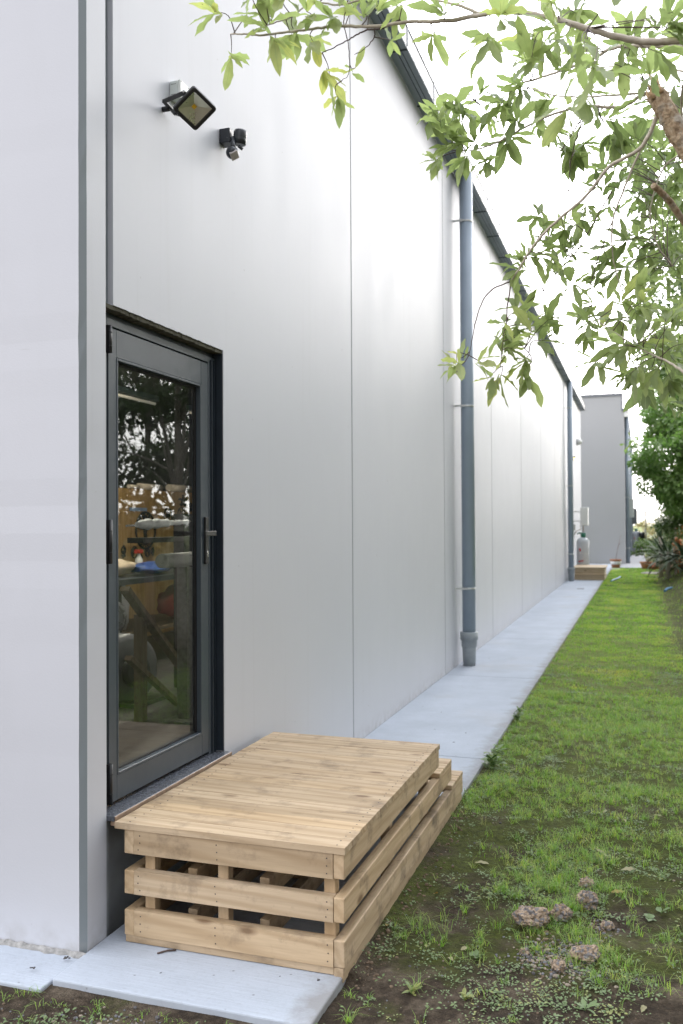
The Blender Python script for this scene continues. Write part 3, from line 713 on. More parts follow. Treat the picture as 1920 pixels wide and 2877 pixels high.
lt_ = cc - A*(S*1.02) + B*(S*0.25) - n*0.010; lb_ = cc - A*(S*0.2) - B*(S*1.02) - n*0.012
k0 = on_x(430+.1913*160, 200+.1913*440, 0.045); k1 = on_x(430+.1913*345, 200+.1913*640, 0.035)
br.bar(k0, lt_, 0.020, 0.004, n); br.bar(k0, k1, 0.004, 0.020, (1, 0, 0)); br.bar(k1, lb_, 0.018, 0.004, n)
km = (k0+k1)/2; br.tube([(0.002, km.y, km.z), km], 0.012, 10)
br.build('bracket', BLACK, fl_)
bo = MB(); q = lt_; bo.tube([q-A*0.010, q+A*0.002], 0.006, 10); bo.build('bracket_bolt', STEEL, fl_)
cbm = MB(); c0 = cc - B*0.035 - A*0.055 - n*0.03
cpts = [c0 + Vector((-0.005*math.sin(a*1.0), 0.022*math.sin(a), -0.03+0.03*math.cos(a)-0.0)) for a in np.linspace(0, 5.2, 18)]
cbm.tube(cpts, 0.0032, 8); cbm.build('cable', BLACK, fl_)
jb = thing('junction_box', 'small pale grey junction box on the wall behind the floodlight', 'junction box', (0, 3.69, 3.62))
MB().box((0.0005, 3.65, 3.622), (0.044, 3.735, 3.705)).build('box_body', PALEBOX, jb, 0.006)
MB().box((0.0445, 3.649, 3.621), (0.058, 3.736, 3.706)).build('box_lid', simple('lid_plastic', (0.70, 0.73, 0.70), 0.4, var=0.03), jb, 0.004)
for yy in (3.657, 3.728):
    for zz in (3.629, 3.698): MB().tube([(0.0582, yy, zz), (0.0592, yy, zz)], 0.003, 8).build('lid_screw', BLACK, jb)
for zz in (3.640, 3.688): MB().box((0.010, 3.6485, zz-0.0007), (0.036, 3.6496, zz+0.0007)).build('knockout_slot', BLACK, jb)
# motion sensor
GREYB = simple('sensor_plastic', (0.020, 0.024, 0.03), 0.22)
ms = thing('motion_sensor', 'small dark motion sensor with ball head below the floodlight', 'sensor', (0, 4.18, 3.60))
MB().box((0.0005, 4.165, 3.625), (0.060, 4.235, 3.700)).build('sensor_base', GREYB, ms, 0.004)
q = Vector((0.092, 4.20, 3.0))
sh = MB(); sh.lathe((0.096, 4.205, 3.618), [(0.026, 0.0), (0.034, 0.004), (0.035, 0.03), (0.0345, 0.032), (0.035, 0.034), (0.035, 0.066), (0.030, 0.074)], 28, (0.12, 0.0, 1)); sh.build('sensor_cap', GREYB, ms)
sk = MB(); sk.tube([(0.075, 4.175, 3.645), (0.085, 4.155, 3.6), (0.088, 4.148, 3.575)], 0.013, 10); sk.tube([(0.10, 4.185, 3.605), (0.118, 4.20, 3.59)], 0.008, 10); sk.build('sensor_arm', GREYB, ms)
bl = MB(); bc = Vector((0.085, 4.145, 3.556)); dn = Vector((0.50, -0.30, -0.62)).normalized()
bl.lathe(bc, [(0.033*math.sin(math.pi*i/12), -0.033*math.cos(math.pi*i/12)) for i in range(0, 11)], 20, dn); bl.build('sensor_ball', GREYB, ms)
ua = dn.cross(Vector((0.6, 0.3, 0.4))).normalized(); ub = dn.cross(ua)
wn = MB(); wn.obox(bc+dn*0.026, ua, ub, dn, (0.022, 0.020, 0.008)); wn.build('sensor_window', simple('sensor_lens', (0.42, 0.38, 0.36), 0.35), ms, 0.002)

# ------------------------------------------------------------------ downpipes
def downpipe(x, y, label, zt, clips, r=0.077, socket=True, group='downpipes along the buildings', wallx=0.0, far=False):
    t = thing('downpipe', label, 'downpipe', (x, y, 0), group)
    zb = 0.36 if socket else 0.0
    MB().tube([(x, y, zb), (x, y, zt)], r, 28).build('pipe', PIPE, t)
    if socket:
        MB().lathe((x, y, 0), [(0.072, 0.0), (0.080, 0.20), (0.081, 0.215), (0.090, 0.225), (0.092, 0.30), (0.103, 0.303), (0.103, 0.39), (0.098, 0.393), (0.0785, 0.393)], 32).build('socket', PIPEL, t)
    for z in clips:
        c = MB(); c.lathe((x, y, z-0.011), [(r+0.003, 0), (r+0.004, 0.002), (r+0.004, 0.020), (r+0.003, 0.022)], 28)
        c.box((wallx+0.001, y-r-0.020, z-0.011), (x-0.01, y-r-0.001, z+0.011)); c.box((wallx+0.001, y-r-0.05, z-0.018), (wallx+0.004, y-r-0.0005, z+0.018))
        c.build('pipe_clip', CLIP, t)
    return t
downpipe(0.137, 10.40, 'nearest blue grey downpipe on the pale wall, with socket and three clips', 5.772, (5.20, 3.03, 0.90))
downpipe(0.137, 26.6, 'blue grey downpipe beside the far wooden step', 5.772, (5.0, 2.75, 0.78))

# ------------------------------------------------------------------ timber deck step
dk = thing('timber_deck', 'pale pine deck of three stepped tiers in front of the glazed door', 'deck', (0.55, 3.9, 0))
Y0, Y1 = 3.098, 4.72
N = 17; pit = (Y1-Y0)/N
for i in range(N):
    a = Y0+i*pit; b = MB(); jx = random.uniform(-.002, .002)
    b.box((0.056+jx, a+0.0009, 0.4455), (1.019+jx, a+pit-0.0009, 0.471+random.uniform(-.0007, .0007)))
    b.cur = 1
    for x in (0.115, 0.52, 0.985):
        for q in (0.25, 0.75): b.lathe((x+random.uniform(-.006, .006), Y0+(i+q)*pit+random.uniform(-.004, .004), 0.4712), [(0.0036, 0), (0.0030, 0.0010)] if x != 0.52 else [(0.0019, 0), (0.0015, 0.0006)], 7)
    o = b.build('deck_board', [WX, NAIL], dk, 0.004, 2)
# fascias: (z bottom, z top, far end)
for (z0, z1, yb) in ((0.352, 0.4445, 4.715), (0.194, 0.286, 5.045), (0.032, 0.131, 5.375)):
    MB().box((0.9725, Y0+0.006, z0+0.0008), (1.0155, yb, z1-0.0005)).build('side_fascia', WY, dk, 0.004)
    MB().box((0.097, Y0+0.006, z0-0.002), (0.1415, yb, z1-0.0007)).build('side_fascia', WY, dk, 0.004)
    MB().box((0.142, yb-0.046, z0), (0.972, yb-0.001, z1)).build('rear_fascia', WX, dk, 0.004)
    fn = MB(); fn.box((0.142, Y0+0.004, z0), (0.972, Y0+0.044, z1)); fn.cur = 1
    for x in (0.165, 0.50, 0.95):
        for q in (0.2, 0.5, 0.8): fn.lathe((x+random.uniform(-.006, .006), Y0+0.0038, z0+(z1-z0)*q), [(0.003, 0), (0.0028, -0.0008)][::-1], 7, (0, 1, 0))
    fn.build('front_fascia', [WX, NAIL], dk, 0.004)
# treads of the two lower tiers
for (z, ya, yb) in ((0.286, 4.722, 5.046), (0.1315, 5.048, 5.377)):
    k = 3; pp = (yb-ya)/k
    for i in range(k): MB().box((0.12, ya+i*pp+0.002, z+0.0007), (1.017, ya+(i+1)*pp-0.002, z+0.026)).build('tread_board', WX, dk, 0.004)
# bottom battens, posts and joists
MB().box((0.10, Y0+0.010, 0.002), (0.972, Y0+0.05, 0.0312)).build('base_batten', WX, dk, 0.003)
MB().box((0.973, Y0+0.008, -0.02), (1.010, 5.37, 0.0315)).build('base_batten', WY, dk, 0.003)
for x in (0.19, 0.51, 0.945):
    for y in (Y0+0.046, 3.9, 4.62):
        MB().box((x-0.022, y, 0.0015), (x+0.022, y+0.045, 0.445)).build('post', WZ, dk, 0.002)
for x in (0.35, 0.66):
    MB().box((x-0.02, Y0+0.1, 0.20), (x+0.02, 5.0, 0.285)).build('joist', WY, dk, 0.002); MB().box((x-0.02, Y0+0.1, 0.04), (x+0.02, 5.3, 0.125)).build('joist', WY, dk, 0.002)
for x in (0.33, 0.68): MB().box((x-0.02, Y0+0.05, 0.355), (x+0.02, 4.66, 0.444)).build('joist', WY, dk, 0.002)

# ------------------------------------------------------------------ far down the path
WP = wood('pale_new_pine', 0, (0.56, 0.43, 0.29), (0.66, 0.54, 0.38), (0.46, 0.34, 0.21), 0.1)
st = thing('wooden_step', 'low two-tier pine step on the path beside the far downpipe', 'step', (0.62, 28, 0))
for k, (x1, ya, z0, z1) in enumerate(((1.035, 27.15, 0.005, 0.155), (1.035, 27.19, 0.185, 0.34))):
    MB().box((0.19, ya, z0), (x1, ya+0.045, z1)).build('front_board', WP, st, 0.004)
    MB().box((x1-0.045, ya+0.046, z0), (x1, 28.8, z1)).build('side_board', WP, st, 0.004)
MB().box((0.19, 27.10, 0.156), (1.06, 27.4, 0.184)).build('tread_board', WP, st, 0.004)
for i in range(12): MB().box((0.15, 27.12+i*0.141, 0.3405), (1.075, 27.12+i*0.141+0.137, 0.378)).build('tread_board', WP, st, 0.004)
GAS = simple('cylinder_paint', (0.52, 0.545, 0.58), 0.38, var=0.05)
GREEN = simple('green_collar', (0.01, 0.13, 0.075), 0.4)
RED = simple('red_print', (0.55, 0.03, 0.035), 0.5)
def gas(x, y, label, s=1.0):
    t = thing('gas_cylinder', label, 'gas cylinder', (x, y, 0), 'gas cylinders by the walls'); r = 0.192*s
    MB().lathe((x, y, 0), [(r*0.9, 0.0), (r*0.92, 0.05), (r, 0.07), (r, 1.06), (r*0.93, 1.13), (r*0.72, 1.19), (r*0.40, 1.225), (r*0.2, 1.235)], 36).build('cylinder_body', GAS, t)
    c = MB(); c.lathe((x+0.02, y, 1.2), [(0.075, 0), (0.08, 0.03), (0.083, 0.17), (0.070, 0.172), (0.06, 0.03)], 24); c.tube([(x+0.0, y, 1.36), (x-0.10, y-0.02, 1.36), (x-0.17, y-0.03, 1.33)], 0.022, 10); c.build('valve_collar', GREEN, t)
    b = MB()
    b.lathe((x, y, 0.72), [(r+0.004, 0), (r+0.004, 0.012)], 36); b.build('strap', CLIP, t)
    def onb(u, z, k=0.0025):   # u = angle from the side that faces the camera
        a = -math.pi/2 + 0.06 + u; return (x+(r+k)*math.cos(a), y+(r+k)*math.sin(a), z)
    dia = MB(); dia.add([onb(-0.75, 0.83), onb(-0.45, 0.72), onb(-0.15, 0.83), onb(-0.45, 0.94)], [(0, 1, 2, 3)]); dia.build('hazard_diamond', WHITE, t)
    dd = MB(); dd.tube([onb(-0.62, 0.86, .004), onb(-0.5, 0.88, .004), onb(-0.45, 0.80, .004), onb(-0.3, 0.84, .004)], 0.018, 6); dd.tube([onb(-0.45, 0.90, .004), onb(-0.44, 0.78, .004)], 0.012, 6); dd.build('hazard_mark', RED, t)
    wr = MB(); wr.tube([onb(-0.75+0.85*i/26, 0.47+0.022*math.sin(i*1.9)+0.0014*i, .003) for i in range(27)], 0.009, 5); wr.build('brand_script', RED, t)
    return t
gas(0.325, 29.0, 'grey gas cylinder with green collar behind the wooden step')
hw = thing('water_heater', 'white wall-mounted water heater box above the grey gas cylinder', 'water heater', (0.0, 29.3, 1.6))
MB().box((0.25, 29.05, 1.60), (0.485, 29.5, 2.17)).build('heater_case', WHITE, hw, 0.012)
for z_ in (1.72, 2.02): MB().box((0.002, 29.2, z_), (0.2495, 29.24, z_+0.03)).build('wall_bracket', WHITE, hw)
pp_ = MB(); pp_.tube([(0.33, 29.25, 1.60), (0.33, 29.25, 1.40)], 0.018, 8); pp_.tube([(0.25, 29.25, 1.60), (0.25, 29.25, 1.47), (0.12, 29.2, 1.42), (0.05, 29.1, 1.3)], 0.012, 8); pp_.build('pipework', simple('copper', (0.35, 0.28, 0.22), 0.4, 0.6), hw)
vb = MB(); vb.box((0.01, 28.75, 1.45), (0.12, 28.95, 1.62)); vb.tube([(0.06, 28.85, 1.45), (0.06, 28.85, 1.25), (0.15, 28.95, 1.25)], 0.012, 8)
solo(vb, 'gas_regulator', CLIP, 'small white gas regulator on the wall left of the heater', 'regulator', (0.06, 28.85, 1.25))
bk = thing('bulkhead_light', 'white half-round bulkhead light high on the far end of the wall', 'wall light', (0, 31.6, 4.35))
MB().lathe((0.002, 31.6, 4.46), [(0.05, 0), (0.12, 0.01), (0.12, 0.05), (0.10, 0.12), (0.05, 0.17)], 20, (1, 0, 0)).build('light_cover', WHITE, bk)
fl2 = thing('small_spotlight', 'small spotlight with a glowing warm lamp beside the second downpipe', 'spotlight', (0, 29.4, 3.7))
MB().box((0.002, 29.34, 3.70), (0.10, 29.46, 3.80)).build('spot_body', BLACK, fl2, 0.005)
MB().obox((0.11, 29.33, 3.705), (0.8, 0.6, 0), (-0.36, 0.48, 0.8), (0.48, -0.64, -0.6), (0.06, 0.06, 0.02)).build('spot_lens', emit('warm_lamp', (1.0, 0.78, 0.35), 1.2), fl2)
dr = MB(); dr.box((0.50, 23.42, 0.0015), (0.68, 23.56, 0.006)); 
for k in range(6): dr.box((0.515+0.027*k, 23.44, 0.0062), (0.53+0.027*k, 23.54, 0.008))
solo(dr, 'drain_cover', simple('drain_iron', (0.12, 0.11, 0.11), 0.6), 'flat dark drain cover set in the concrete path', 'drain cover', (0.59, 23.5, 0.0))

# neighbouring building
nb = thing('neighbour_building', 'grey flat-fronted building closing the view beyond the long wall', 'building', (1.4, 38.6, 0))
YB = 38.6
TRIM = simple('parapet_flashing', (0.17, 0.18, 0.20), 0.4)
bw = MB(); bw.box((-14, YB, -0.12), (1.335, YB+0.2, 6.93)); bw.box((1.3355, YB, -0.12), (1.445, YB+0.2, 6.30)); bw.build('front_wall', WALL2, nb)
MB().box((1.22, YB+0.201, -0.12), (1.42, 80, 6.25)).build('side_wall', simple('side_cladding', (0.13, 0.14, 0.16), 0.85), nb)
MB().box((-14, YB+0.201, 6.1), (1.2195, 80, 6.24)).build('roof', TRIM, nb)
tb = MB(); tb.box((-14, YB-0.04, 6.931), (1.40, YB+0.24, 7.04)); tb.box((1.3365, YB-0.04, 6.301), (1.40, YB+0.24, 6.9305)); tb.box((1.4005, YB-0.04, 6.301), (1.62, YB+0.24, 6.40)); tb.build('parapet_trim', TRIM, nb)
gg = MB(); gg.box((1.425, YB+0.25, 6.18), (1.62, 80, 6.30)); gg.build('gutter', GUTTER, nb)
rh = MB(); rh.box((1.425, YB+0.02, 6.05), (1.60, YB+0.235, 6.295)); rh.build('rain_head', WHITE, nb, 0.02)
for (y, lab, clips) in ((39.3, 'downpipe at the near corner of the neighbouring grey building', (4.85, 2.75, 0.62)), (47.5, 'second downpipe along the neighbouring building, half hidden behind the first', (5.0, 3.9, 0.8)), (57.5, 'farthest downpipe on the neighbouring building, behind the other two', (5.2, 3.0))):
    downpipe(1.535, y, lab, 6.18, clips, 0.085, False, wallx=1.42)
mbx = thing('meter_box', 'pale grey meter box on the neighbouring building beside its first downpipe', 'meter box', (1.42, 45.5, 2.0)); MB().box((1.422, 45.3, 1.95), (1.74, 45.9, 2.85)).build('box_body', PALEBOX, mbx, 0.01); MB().box((1.7405, 45.34, 2.0), (1.747, 45.86, 2.8)).build('box_door', PALEBOX, mbx, 0.003)
mbx = thing('meter_box', 'smaller farther meter box beyond the first one on the neighbouring wall', 'meter box', (1.42, 55.5, 1.6)); MB().box((1.422, 55.3, 1.62), (1.84, 55.9, 2.55)).build('box_body', GUTFACE, mbx, 0.01); MB().box((1.8405, 55.34, 1.66), (1.847, 55.86, 2.5)).build('box_door', GUTFACE, mbx, 0.003)
cl = MB(); cl.tube([(1.65, 44.0, 5.0), (1.72, 44.2, 5.25), (1.80, 44.3, 5.45), (1.78, 44.3, 5.62), (1.70, 44.3, 5.60)], 0.016, 8)
solo(cl, 'aerial_cable', GUTFACE, 'thin looped cable curling off the neighbouring building near its gutter', 'cable', (1.65, 44.0, 5.0))
gas(1.80, 52.6, 'far gas cylinder against the neighbouring building, beside a black hose reel', 1.15)
hr_ = MB(); hr_.lathe((2.12, 52.4, 0.98), [(0.05, -0.16), (0.33, -0.15), (0.33, -0.12), (0.2, -0.11), (0.2, 0.11), (0.33, 0.12), (0.33, 0.15), (0.05, 0.16)], 28, (1, 0, 0)); hr_.box((2.0, 52.5, 0.0), (2.24, 52.6, 1.0))
solo(hr_, 'hose_reel', BLACK, 'black hose reel standing beside the far gas cylinder', 'hose reel', (2.12, 52.5, 0))

# pots
TERRA = simple('terracotta', (0.36, 0.16, 0.08), 0.8, bump=0.4, bscale=40)
def pot(x, y, r, h, label, mat=TERRA, band=False, z=0.0, group='pots at the end of the lawn'):
    t = thing('flower_pot', label, 'flower pot', (x, y, z), group)
    b = MB(); b.lathe((x, y, z), [(r*0.70, 0), (r*0.93, h*0.80), (r*0.93, h*0.82)], 24); b.build('pot_body', mat, t)
    MB().lathe((x, y, z), [(r*0.935, h*0.80), (r*1.04, h*0.805), (r*1.06, h), (r*0.95, h), (r*0.93, h*0.93)], 24).build('pot_rim', mat, t)
    if band: MB().lathe((x, y, z), [(r*0.86, h*0.42), (r*0.915, h*0.43), (r*0.975, h*0.76), (r*0.94, h*0.77)], 24).build('white_band', WHITE, t)
    return t
p_ = on_z(1733, 1592, 0.0); pot(p_.x, 35.0, 0.20, 0.32, 'terracotta pot with white band and bare twig at lawn end', band=True, z=0.0)
px_ = p_.x
STK = simple('bare_twig', (0.22, 0.16, 0.13), 0.8)
tw = MB(); tw.tube([(px_, 35, 0.3), (px_+0.08, 35, 0.75), (px_+0.2, 35, 1.25)], 0.007, 6); tw.tube([(px_+0.05, 35, 0.6), (px_+0.14, 35, 0.95)], 0.005, 6); tw.tube([(px_+0.10, 35, 0.85), (px_+0.28, 35.0, 1.0)], 0.004, 6)
solo(tw, 'bare_sapling', STK, 'thin bare sapling standing in the banded terracotta pot', 'sapling', (px_, 35, 0.3))

# ------------------------------------------------------------------ leaves
def unit(a): return a/np.maximum(np.linalg.norm(a, axis=1, keepdims=True), 1e-9)
def leaf_arrays(P, Dr, Nn, L, Wd, tint, ns=8, wav=0.10, curl=0.25, fold=0.30, rng=RNG):
    """wavy pointed leaves; P base, Dr direction, Nn face normal, arrays"""
    N = len(P); Dr = unit(Dr); S_ = unit(np.cross(Nn, Dr)); Nn = np.cross(Dr, S_)
    t = np.linspace(0, 1, ns); prof = np.sin(np.pi*np.clip(t, 0, 1)**1.12)**0.78; prof[0] = 0.03; prof[-1] = 0.015
    ph = rng.uniform(0, 6.28, (N, 1)); ph2 = rng.uniform(0, 6.28, (N, 1)); cr = curl*rng.uniform(-0.4, 1.2, (N, 1)); nw = rng.uniform(2.0, 3.6, (N, 1))
    V = np.zeros((N, ns, 3, 3)); T_ = np.zeros((N, ns, 3)); Ac = np.zeros((N, ns, 3))
    ang = cr*t[None, :]*1.2
    cx = np.cos(ang)*t*L[:, None]; cz = -np.sin(ang)*t*L[:, None]
    tw_ = rng.uniform(-0.5, 0.5, (N, 1))*t
    for j, s in enumerate((-1, 0, 1)):
        w_ = prof[None, :]*Wd[:, None]*0.5*s*(1+0.12*rng.uniform(-1, 1, (N, ns)))
        lift = abs(s)*(fold*prof[None, :]*Wd[:, None]*0.5 + wav*Wd[:, None]*np.sin(t[None, :]*6.28*nw + (ph if s < 0 else ph2))*np.sqrt(prof)[None, :])
        wx = w_*np.cos(tw_) - lift*np.sin(tw_)*np.sign(s+1e-9)*0; lz = lift + w_*np.sin(tw_)
        V[:, :, j, :] = P[:, None, :] + Dr[:, None, :]*cx[:, :, None] + S_[:, None, :]*wx[:, :, None] + Nn[:, None, :]*(cz+lz)[:, :, None]
        T_[:, :, j] = tint[:, None]; Ac[:, :, j] = abs(s)
    idx = np.arange(N*ns*3).reshape(N, ns, 3)
    F = np.stack([idx[:, :-1, :-1], idx[:, :-1, 1:], idx[:, 1:, 1:], idx[:, 1:, :-1]], -1).reshape(-1, 4)
    return V.reshape(-1, 3), F, T_.ravel(), Ac.ravel()
class Leaves:
    def __init__(s): s.P = []; s.D = []; s.N = []; s.L = []; s.W = []; s.T = []
    def add(s, p, d, n, L, W, t): s.P.append(p); s.D.append(d); s.N.append(n); s.L.append(L); s.W.append(W); s.T.append(t)
    def build(s, name, mat, parent=None, **kw):
        V, F, T_, A_ = leaf_arrays(np.array(s.P, float), np.array(s.D, float), np.array(s.N, float), np.array(s.L, float), np.array(s.W, float), np.array(s.T, float), **kw)
        return np_mesh(name, V, F.ravel(), np.full(len(F), 4), mat, parent, T_, A_)
def rosette(lv, p, d, n, L, W, tint, droop=0.35, spread=0.9):
    d = (Vector(d).normalized() + Vector((random.uniform(-.5, .5), random.uniform(-.5, .5), random.uniform(-.2, .85)))).normalized(); a = d.orthogonal().normalized(); b = d.cross(a); o_ = random.uniform(0, 6.28)
    for k in range(n):
        t = o_ + k*2.4; el = spread*random.uniform(0.55, 1.15)
        q = d*math.cos(el) + (a*math.cos(t)+b*math.sin(t))*math.sin(el)
        q = (q + Vector((0, 0, -droop*random.uniform(0.3, 1.3)))).normalized()
        nn = Vector((0, 0, 1)) + Vector((random.uniform(-.5, .5), random.uniform(-.5, .5), 0)); 
        if abs(q.z) > 0.85: nn = Vector((random.uniform(-1, 1), random.uniform(-1, 1), 0.3))
        f = random.uniform(0.5, 1.12)
        lv.add(Vector(p) - d*random.uniform(0, 0.035), q, nn, L*f, W*f*random.uniform(0.85, 1.15), min(1, max(0, tint+random.uniform(-.22, .22))))

def crown(lv, c, r, n, L, W, tint, rng, clumps=26, hole=0.35):
    """leaf clumps through an uneven crown"""
    c = np.array(c); r = np.array(r)
    u = unit(rng.normal(size=(clumps, 3))); rad = rng.uniform(0.45, 1.0, (clumps, 1))**0.6
    cc_ = c + u*rad*r; cs_ = rng.uniform(0.22, 0.42, clumps)*r.mean()
    for k in range(clumps):
        m_ = max(3, int(n/clumps*rng.uniform(0.6, 1.4))); q = rng.normal(size=(m_, 3)); q = unit(q)*rng.uniform(0.2, 1, (m_, 1))**0.5
        p = cc_[k] + q*cs_[k]*np.array([1, 1, 0.75])
        d_ = q*0.8 + rng.normal(size=(m_, 3))*0.5 + np.array([0, 0, -0.45]); nn = rng.normal(size=(m_, 3))*0.6 + np.array([0, 0, 0.9])
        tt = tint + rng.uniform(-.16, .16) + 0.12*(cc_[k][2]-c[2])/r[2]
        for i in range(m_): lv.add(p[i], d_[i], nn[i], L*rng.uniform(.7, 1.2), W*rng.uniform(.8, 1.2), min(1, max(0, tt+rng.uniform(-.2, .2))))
    return cc_
LEAF = leaf_mat('lemonwood_leaf', [(0.0, (0.12, 0.165, 0.070)), (0.45, (0.33, 0.39, 0.185)), (0.75, (0.46, 0.52, 0.25)), (1.0, (0.62, 0.60, 0.22))], 0.55)
LEAFD = leaf_mat('hedge_leaf', [(0.0, (0.030, 0.062, 0.018)), (0.5, (0.085, 0.160, 0.032)), (0.85, (0.17, 0.26, 0.06)), (1.0, (0.36, 0.33, 0.08))], 0.38, spots=False)
M = Mat('pale_bark'); w = M.coord(which='World')
M.set(color=M.ramp(M.noise(w, 30, 7, 0.7), [(0.3, (0.34, 0.29, 0.235)), (0.55, (0.50, 0.45, 0.375)), (0.75, (0.62, 0.57, 0.49))]), rough=0.8, spec=0.3); M.bump(M.noise(w, 90, 5), 0.6, 0.003)
BARK = M.m
TWIG = simple('dark_twig', (0.085, 0.055, 0.045), 0.7)
M = Mat('torn_wood'); M.set(color=M.ramp(M.noise(M.coord((30, 30, 4), 'World'), 3, 6), [(0.3, (0.28, 0.17, 0.08)), (0.7, (0.52, 0.38, 0.22))]), rough=0.85); TORN = M.m

M = Mat('stripped_bark'); w = M.coord(which='World')
cb_ = M.ramp(M.noise(M.coord((1, 1, 0.35), 'World'), 48, 7, 0.75), [(0.3, (0.15, 0.10, 0.065)), (0.5, (0.36, 0.26, 0.165)), (0.72, (0.56, 0.46, 0.34))])
cb_ = M.mix(M.ramp(M.noise(w, 16, 4), [(0.5, 0.0), (0.62, 0.7)]), cb_, (0.40, 0.37, 0.32))
M.set(color=cb_, rough=0.85, spec=0.25); M.bump(M.math('ADD', M.noise(w, 60, 7, 0.75), M.voro(w, 70)), 1.0, 0.006); BARKS = M.m
def smooth_path(pts, n=6):
    """Catmull-Rom through the points"""
    P = [Vector(p) for p in pts]; P = [P[0]*2-P[1]] + P + [P[-1]*2-P[-2]]; o_ = []
    for i in range(1, len(P)-2):
        for k in range(n):
            t = k/n; a, b, c, d_ = P[i-1], P[i], P[i+1], P[i+2]
            o_.append(0.5*((2*b) + (c-a)*t + (2*a-5*b+4*c-d_)*t*t + (3*b-a-3*c+d_)*t*t*t))
    o_.append(P[-2]); return o_
c2 = lambda x, y: (960+.6122*x, .6122*y)
c4 = lambda x, y: (960+.6122*x, 900+.6122*y)
c1 = lambda x, y: (.6122*x, .6122*y)
dp = lambda x, y: (1.22449*x, 1.22449*y)

LEAFB = leaf_mat('bright_hedge_leaf', [(0.0, (0.06, 0.12, 0.03)), (0.5, (0.16, 0.30, 0.07)), (0.85, (0.28, 0.42, 0.12)), (1.0, (0.46, 0.44, 0.13))], 0.45, spots=False)
# ---- the tree that leans over the path
TB = Vector((3.35, 3.3, -0.05))
tree = thing('overhanging_tree', 'broadleaf tree on the right whose pale branches hang over the path', 'tree', TB)
tk = MB(); tk.tube(smooth_path([TB, (3.32, 3.32, 0.8), (3.25, 3.4, 1.7), (3.22, 3.5, 2.6), (3.3, 3.6, 3.4), (3.4, 3.8, 4.6)]), [0.15-0.10*i/30 for i in range(31)], 14); tk.build('trunk', BARK, tree)
ll = Leaves(); PATHS = []
def branch(spec, r0, r1, name='branch', mat=None, conn=None, wob=0.0012):
    """spec: list of (px, py, depth); conn: a point on the trunk to start from"""
    pts = [at(x, y, d_) for x, y, d_ in spec]
    if conn is not None:   # carry on past the frame in the same line, then bend to the trunk
        e1 = pts[0] + (pts[0]-pts[1]).normalized()*0.3; cn = Vector(conn)
        pts = [cn, cn.lerp(e1, 0.35)+Vector((0, 0, 0.03)), cn.lerp(e1, 0.7)+Vector((0, 0, 0.03)), e1] + pts
    sp = smooth_path(pts, 7)
    sp = [p + Vector((random.uniform(-wob, wob), random.uniform(-wob, wob), random.uniform(-wob, wob))) for p in sp]
    n_ = len(sp); b = MB(); b.tube(sp, [r0 + (r1-r0)*(i/(n_-1))**0.8 for i in range(n_)], 8); b.build(name, mat or BARK, tree); PATHS.append(sp); return sp
def P2(l, d0, d1): 
    k = len(l)-1; return [(*c2(*q), d0+(d1-d0)*i/k) for i, q in enumerate(l)]
TRK = lambda z: Vector((3.24, 3.5, z))
branch(P2([(1568,185),(1400,190),(1250,165),(1130,130),(1000,90),(850,60),(750,50),(620,70),(500,92),(400,98),(300,100),(160,120),(0,118)], 2.5, 2.75) + [(*c1(1460,128),2.78),(*c1(1300,148),2.8),(*c1(1200,160),2.82),(*c1(1130,155),2.83),(*c1(1060,155),2.85)], 0.0135, 0.0022, conn=TRK(2.75))
branch(P2([(750,50),(640,60),(560,30),(470,8),(380,-10)], 2.62, 2.75), 0.0065, 0.0035)
branch(P2([(270,90),(180,130),(120,135),(60,165),(0,200)], 2.72, 2.8)+[(*c1(1480,240),2.85)], 0.0035, 0.0015, mat=TWIG)
branch([(*c1(1700,-20),2.75),(*c1(1568,20),2.75),(*c1(1430,10),2.78),(*c1(1340,75),2.8),(*c1(1240,110),2.8),(*c1(1140,150),2.82)], 0.0035, 0.0015)
branch(P2([(150,125),(150,170),(110,220),(60,250)], 2.75, 2.8), 0.0022, 0.001, mat=TWIG)
branch(P2([(30,0),(10,100),(30,200),(35,330),(0,370)], 2.75, 2.85), 0.002, 0.001, mat=TWIG)
branch(P2([(1568,215),(1400,208),(1250,218),(1180,255),(1100,290),(960,340),(830,380)], 3.1, 3.3), 0.013, 0.004, conn=TRK(2.6))
branch(P2([(1568,325),(1440,305),(1340,300),(1130,312)], 3.4, 3.7), 0.007, 0.003, conn=TRK(2.55))
b5 = branch(P2([(1440,430),(1380,435),(1280,490),(1130,488),(980,520),(830,590),(700,660),(590,690),(540,690)], 3.2, 3.5), 0.008, 0.002)
branch(P2([(1400,425),(1200,440),(1000,440),(860,400)], 3.2, 3.4), 0.005, 0.002)
b6 = branch(P2([(1470,480),(1380,670),(1230,765),(1120,900),(960,1040),(880,1130),(830,1210),(780,1290)], 3.0, 3.35), 0.0075, 0.0035)
b6a = branch([(*c2(780,1290),3.35),(*c2(690,1330),3.35),(*c2(640,1400),3.35),(*c2(610,1500),3.35),(*c4(605,60),3.35),(*c4(585,160),3.35)], 0.0028, 0.0013, mat=TWIG)
branch([(*c2(780,1290),3.35),(*c2(762,1400),3.35),(*c2(756,1500),3.35),(*c4(745,60),3.35),(*c4(735,150),3.35),(*c4(730,215),3.37)], 0.0026, 0.0012, mat=TWIG)
branch(P2([(1130,510),(1060,610),(960,780),(930,920)], 3.25, 3.4), 0.003, 0.0014, mat=TWIG)
branch(P2([(1115,530),(1060,700),(1040,870)], 3.25, 3.4), 0.0026, 0.0013, mat=TWIG)
branch(P2([(1100,560),(990,600),(940,700),(930,850),(860,860),(800,872)], 3.3, 3.4), 0.0022, 0.0008, mat=TWIG)
b8 = branch(P2([(1500,420),(1440,560),(1380,670),(1300,860),(1245,1020),(1250,1200),(1310,1400)], 3.05, 3.5), 0.006, 0.002)
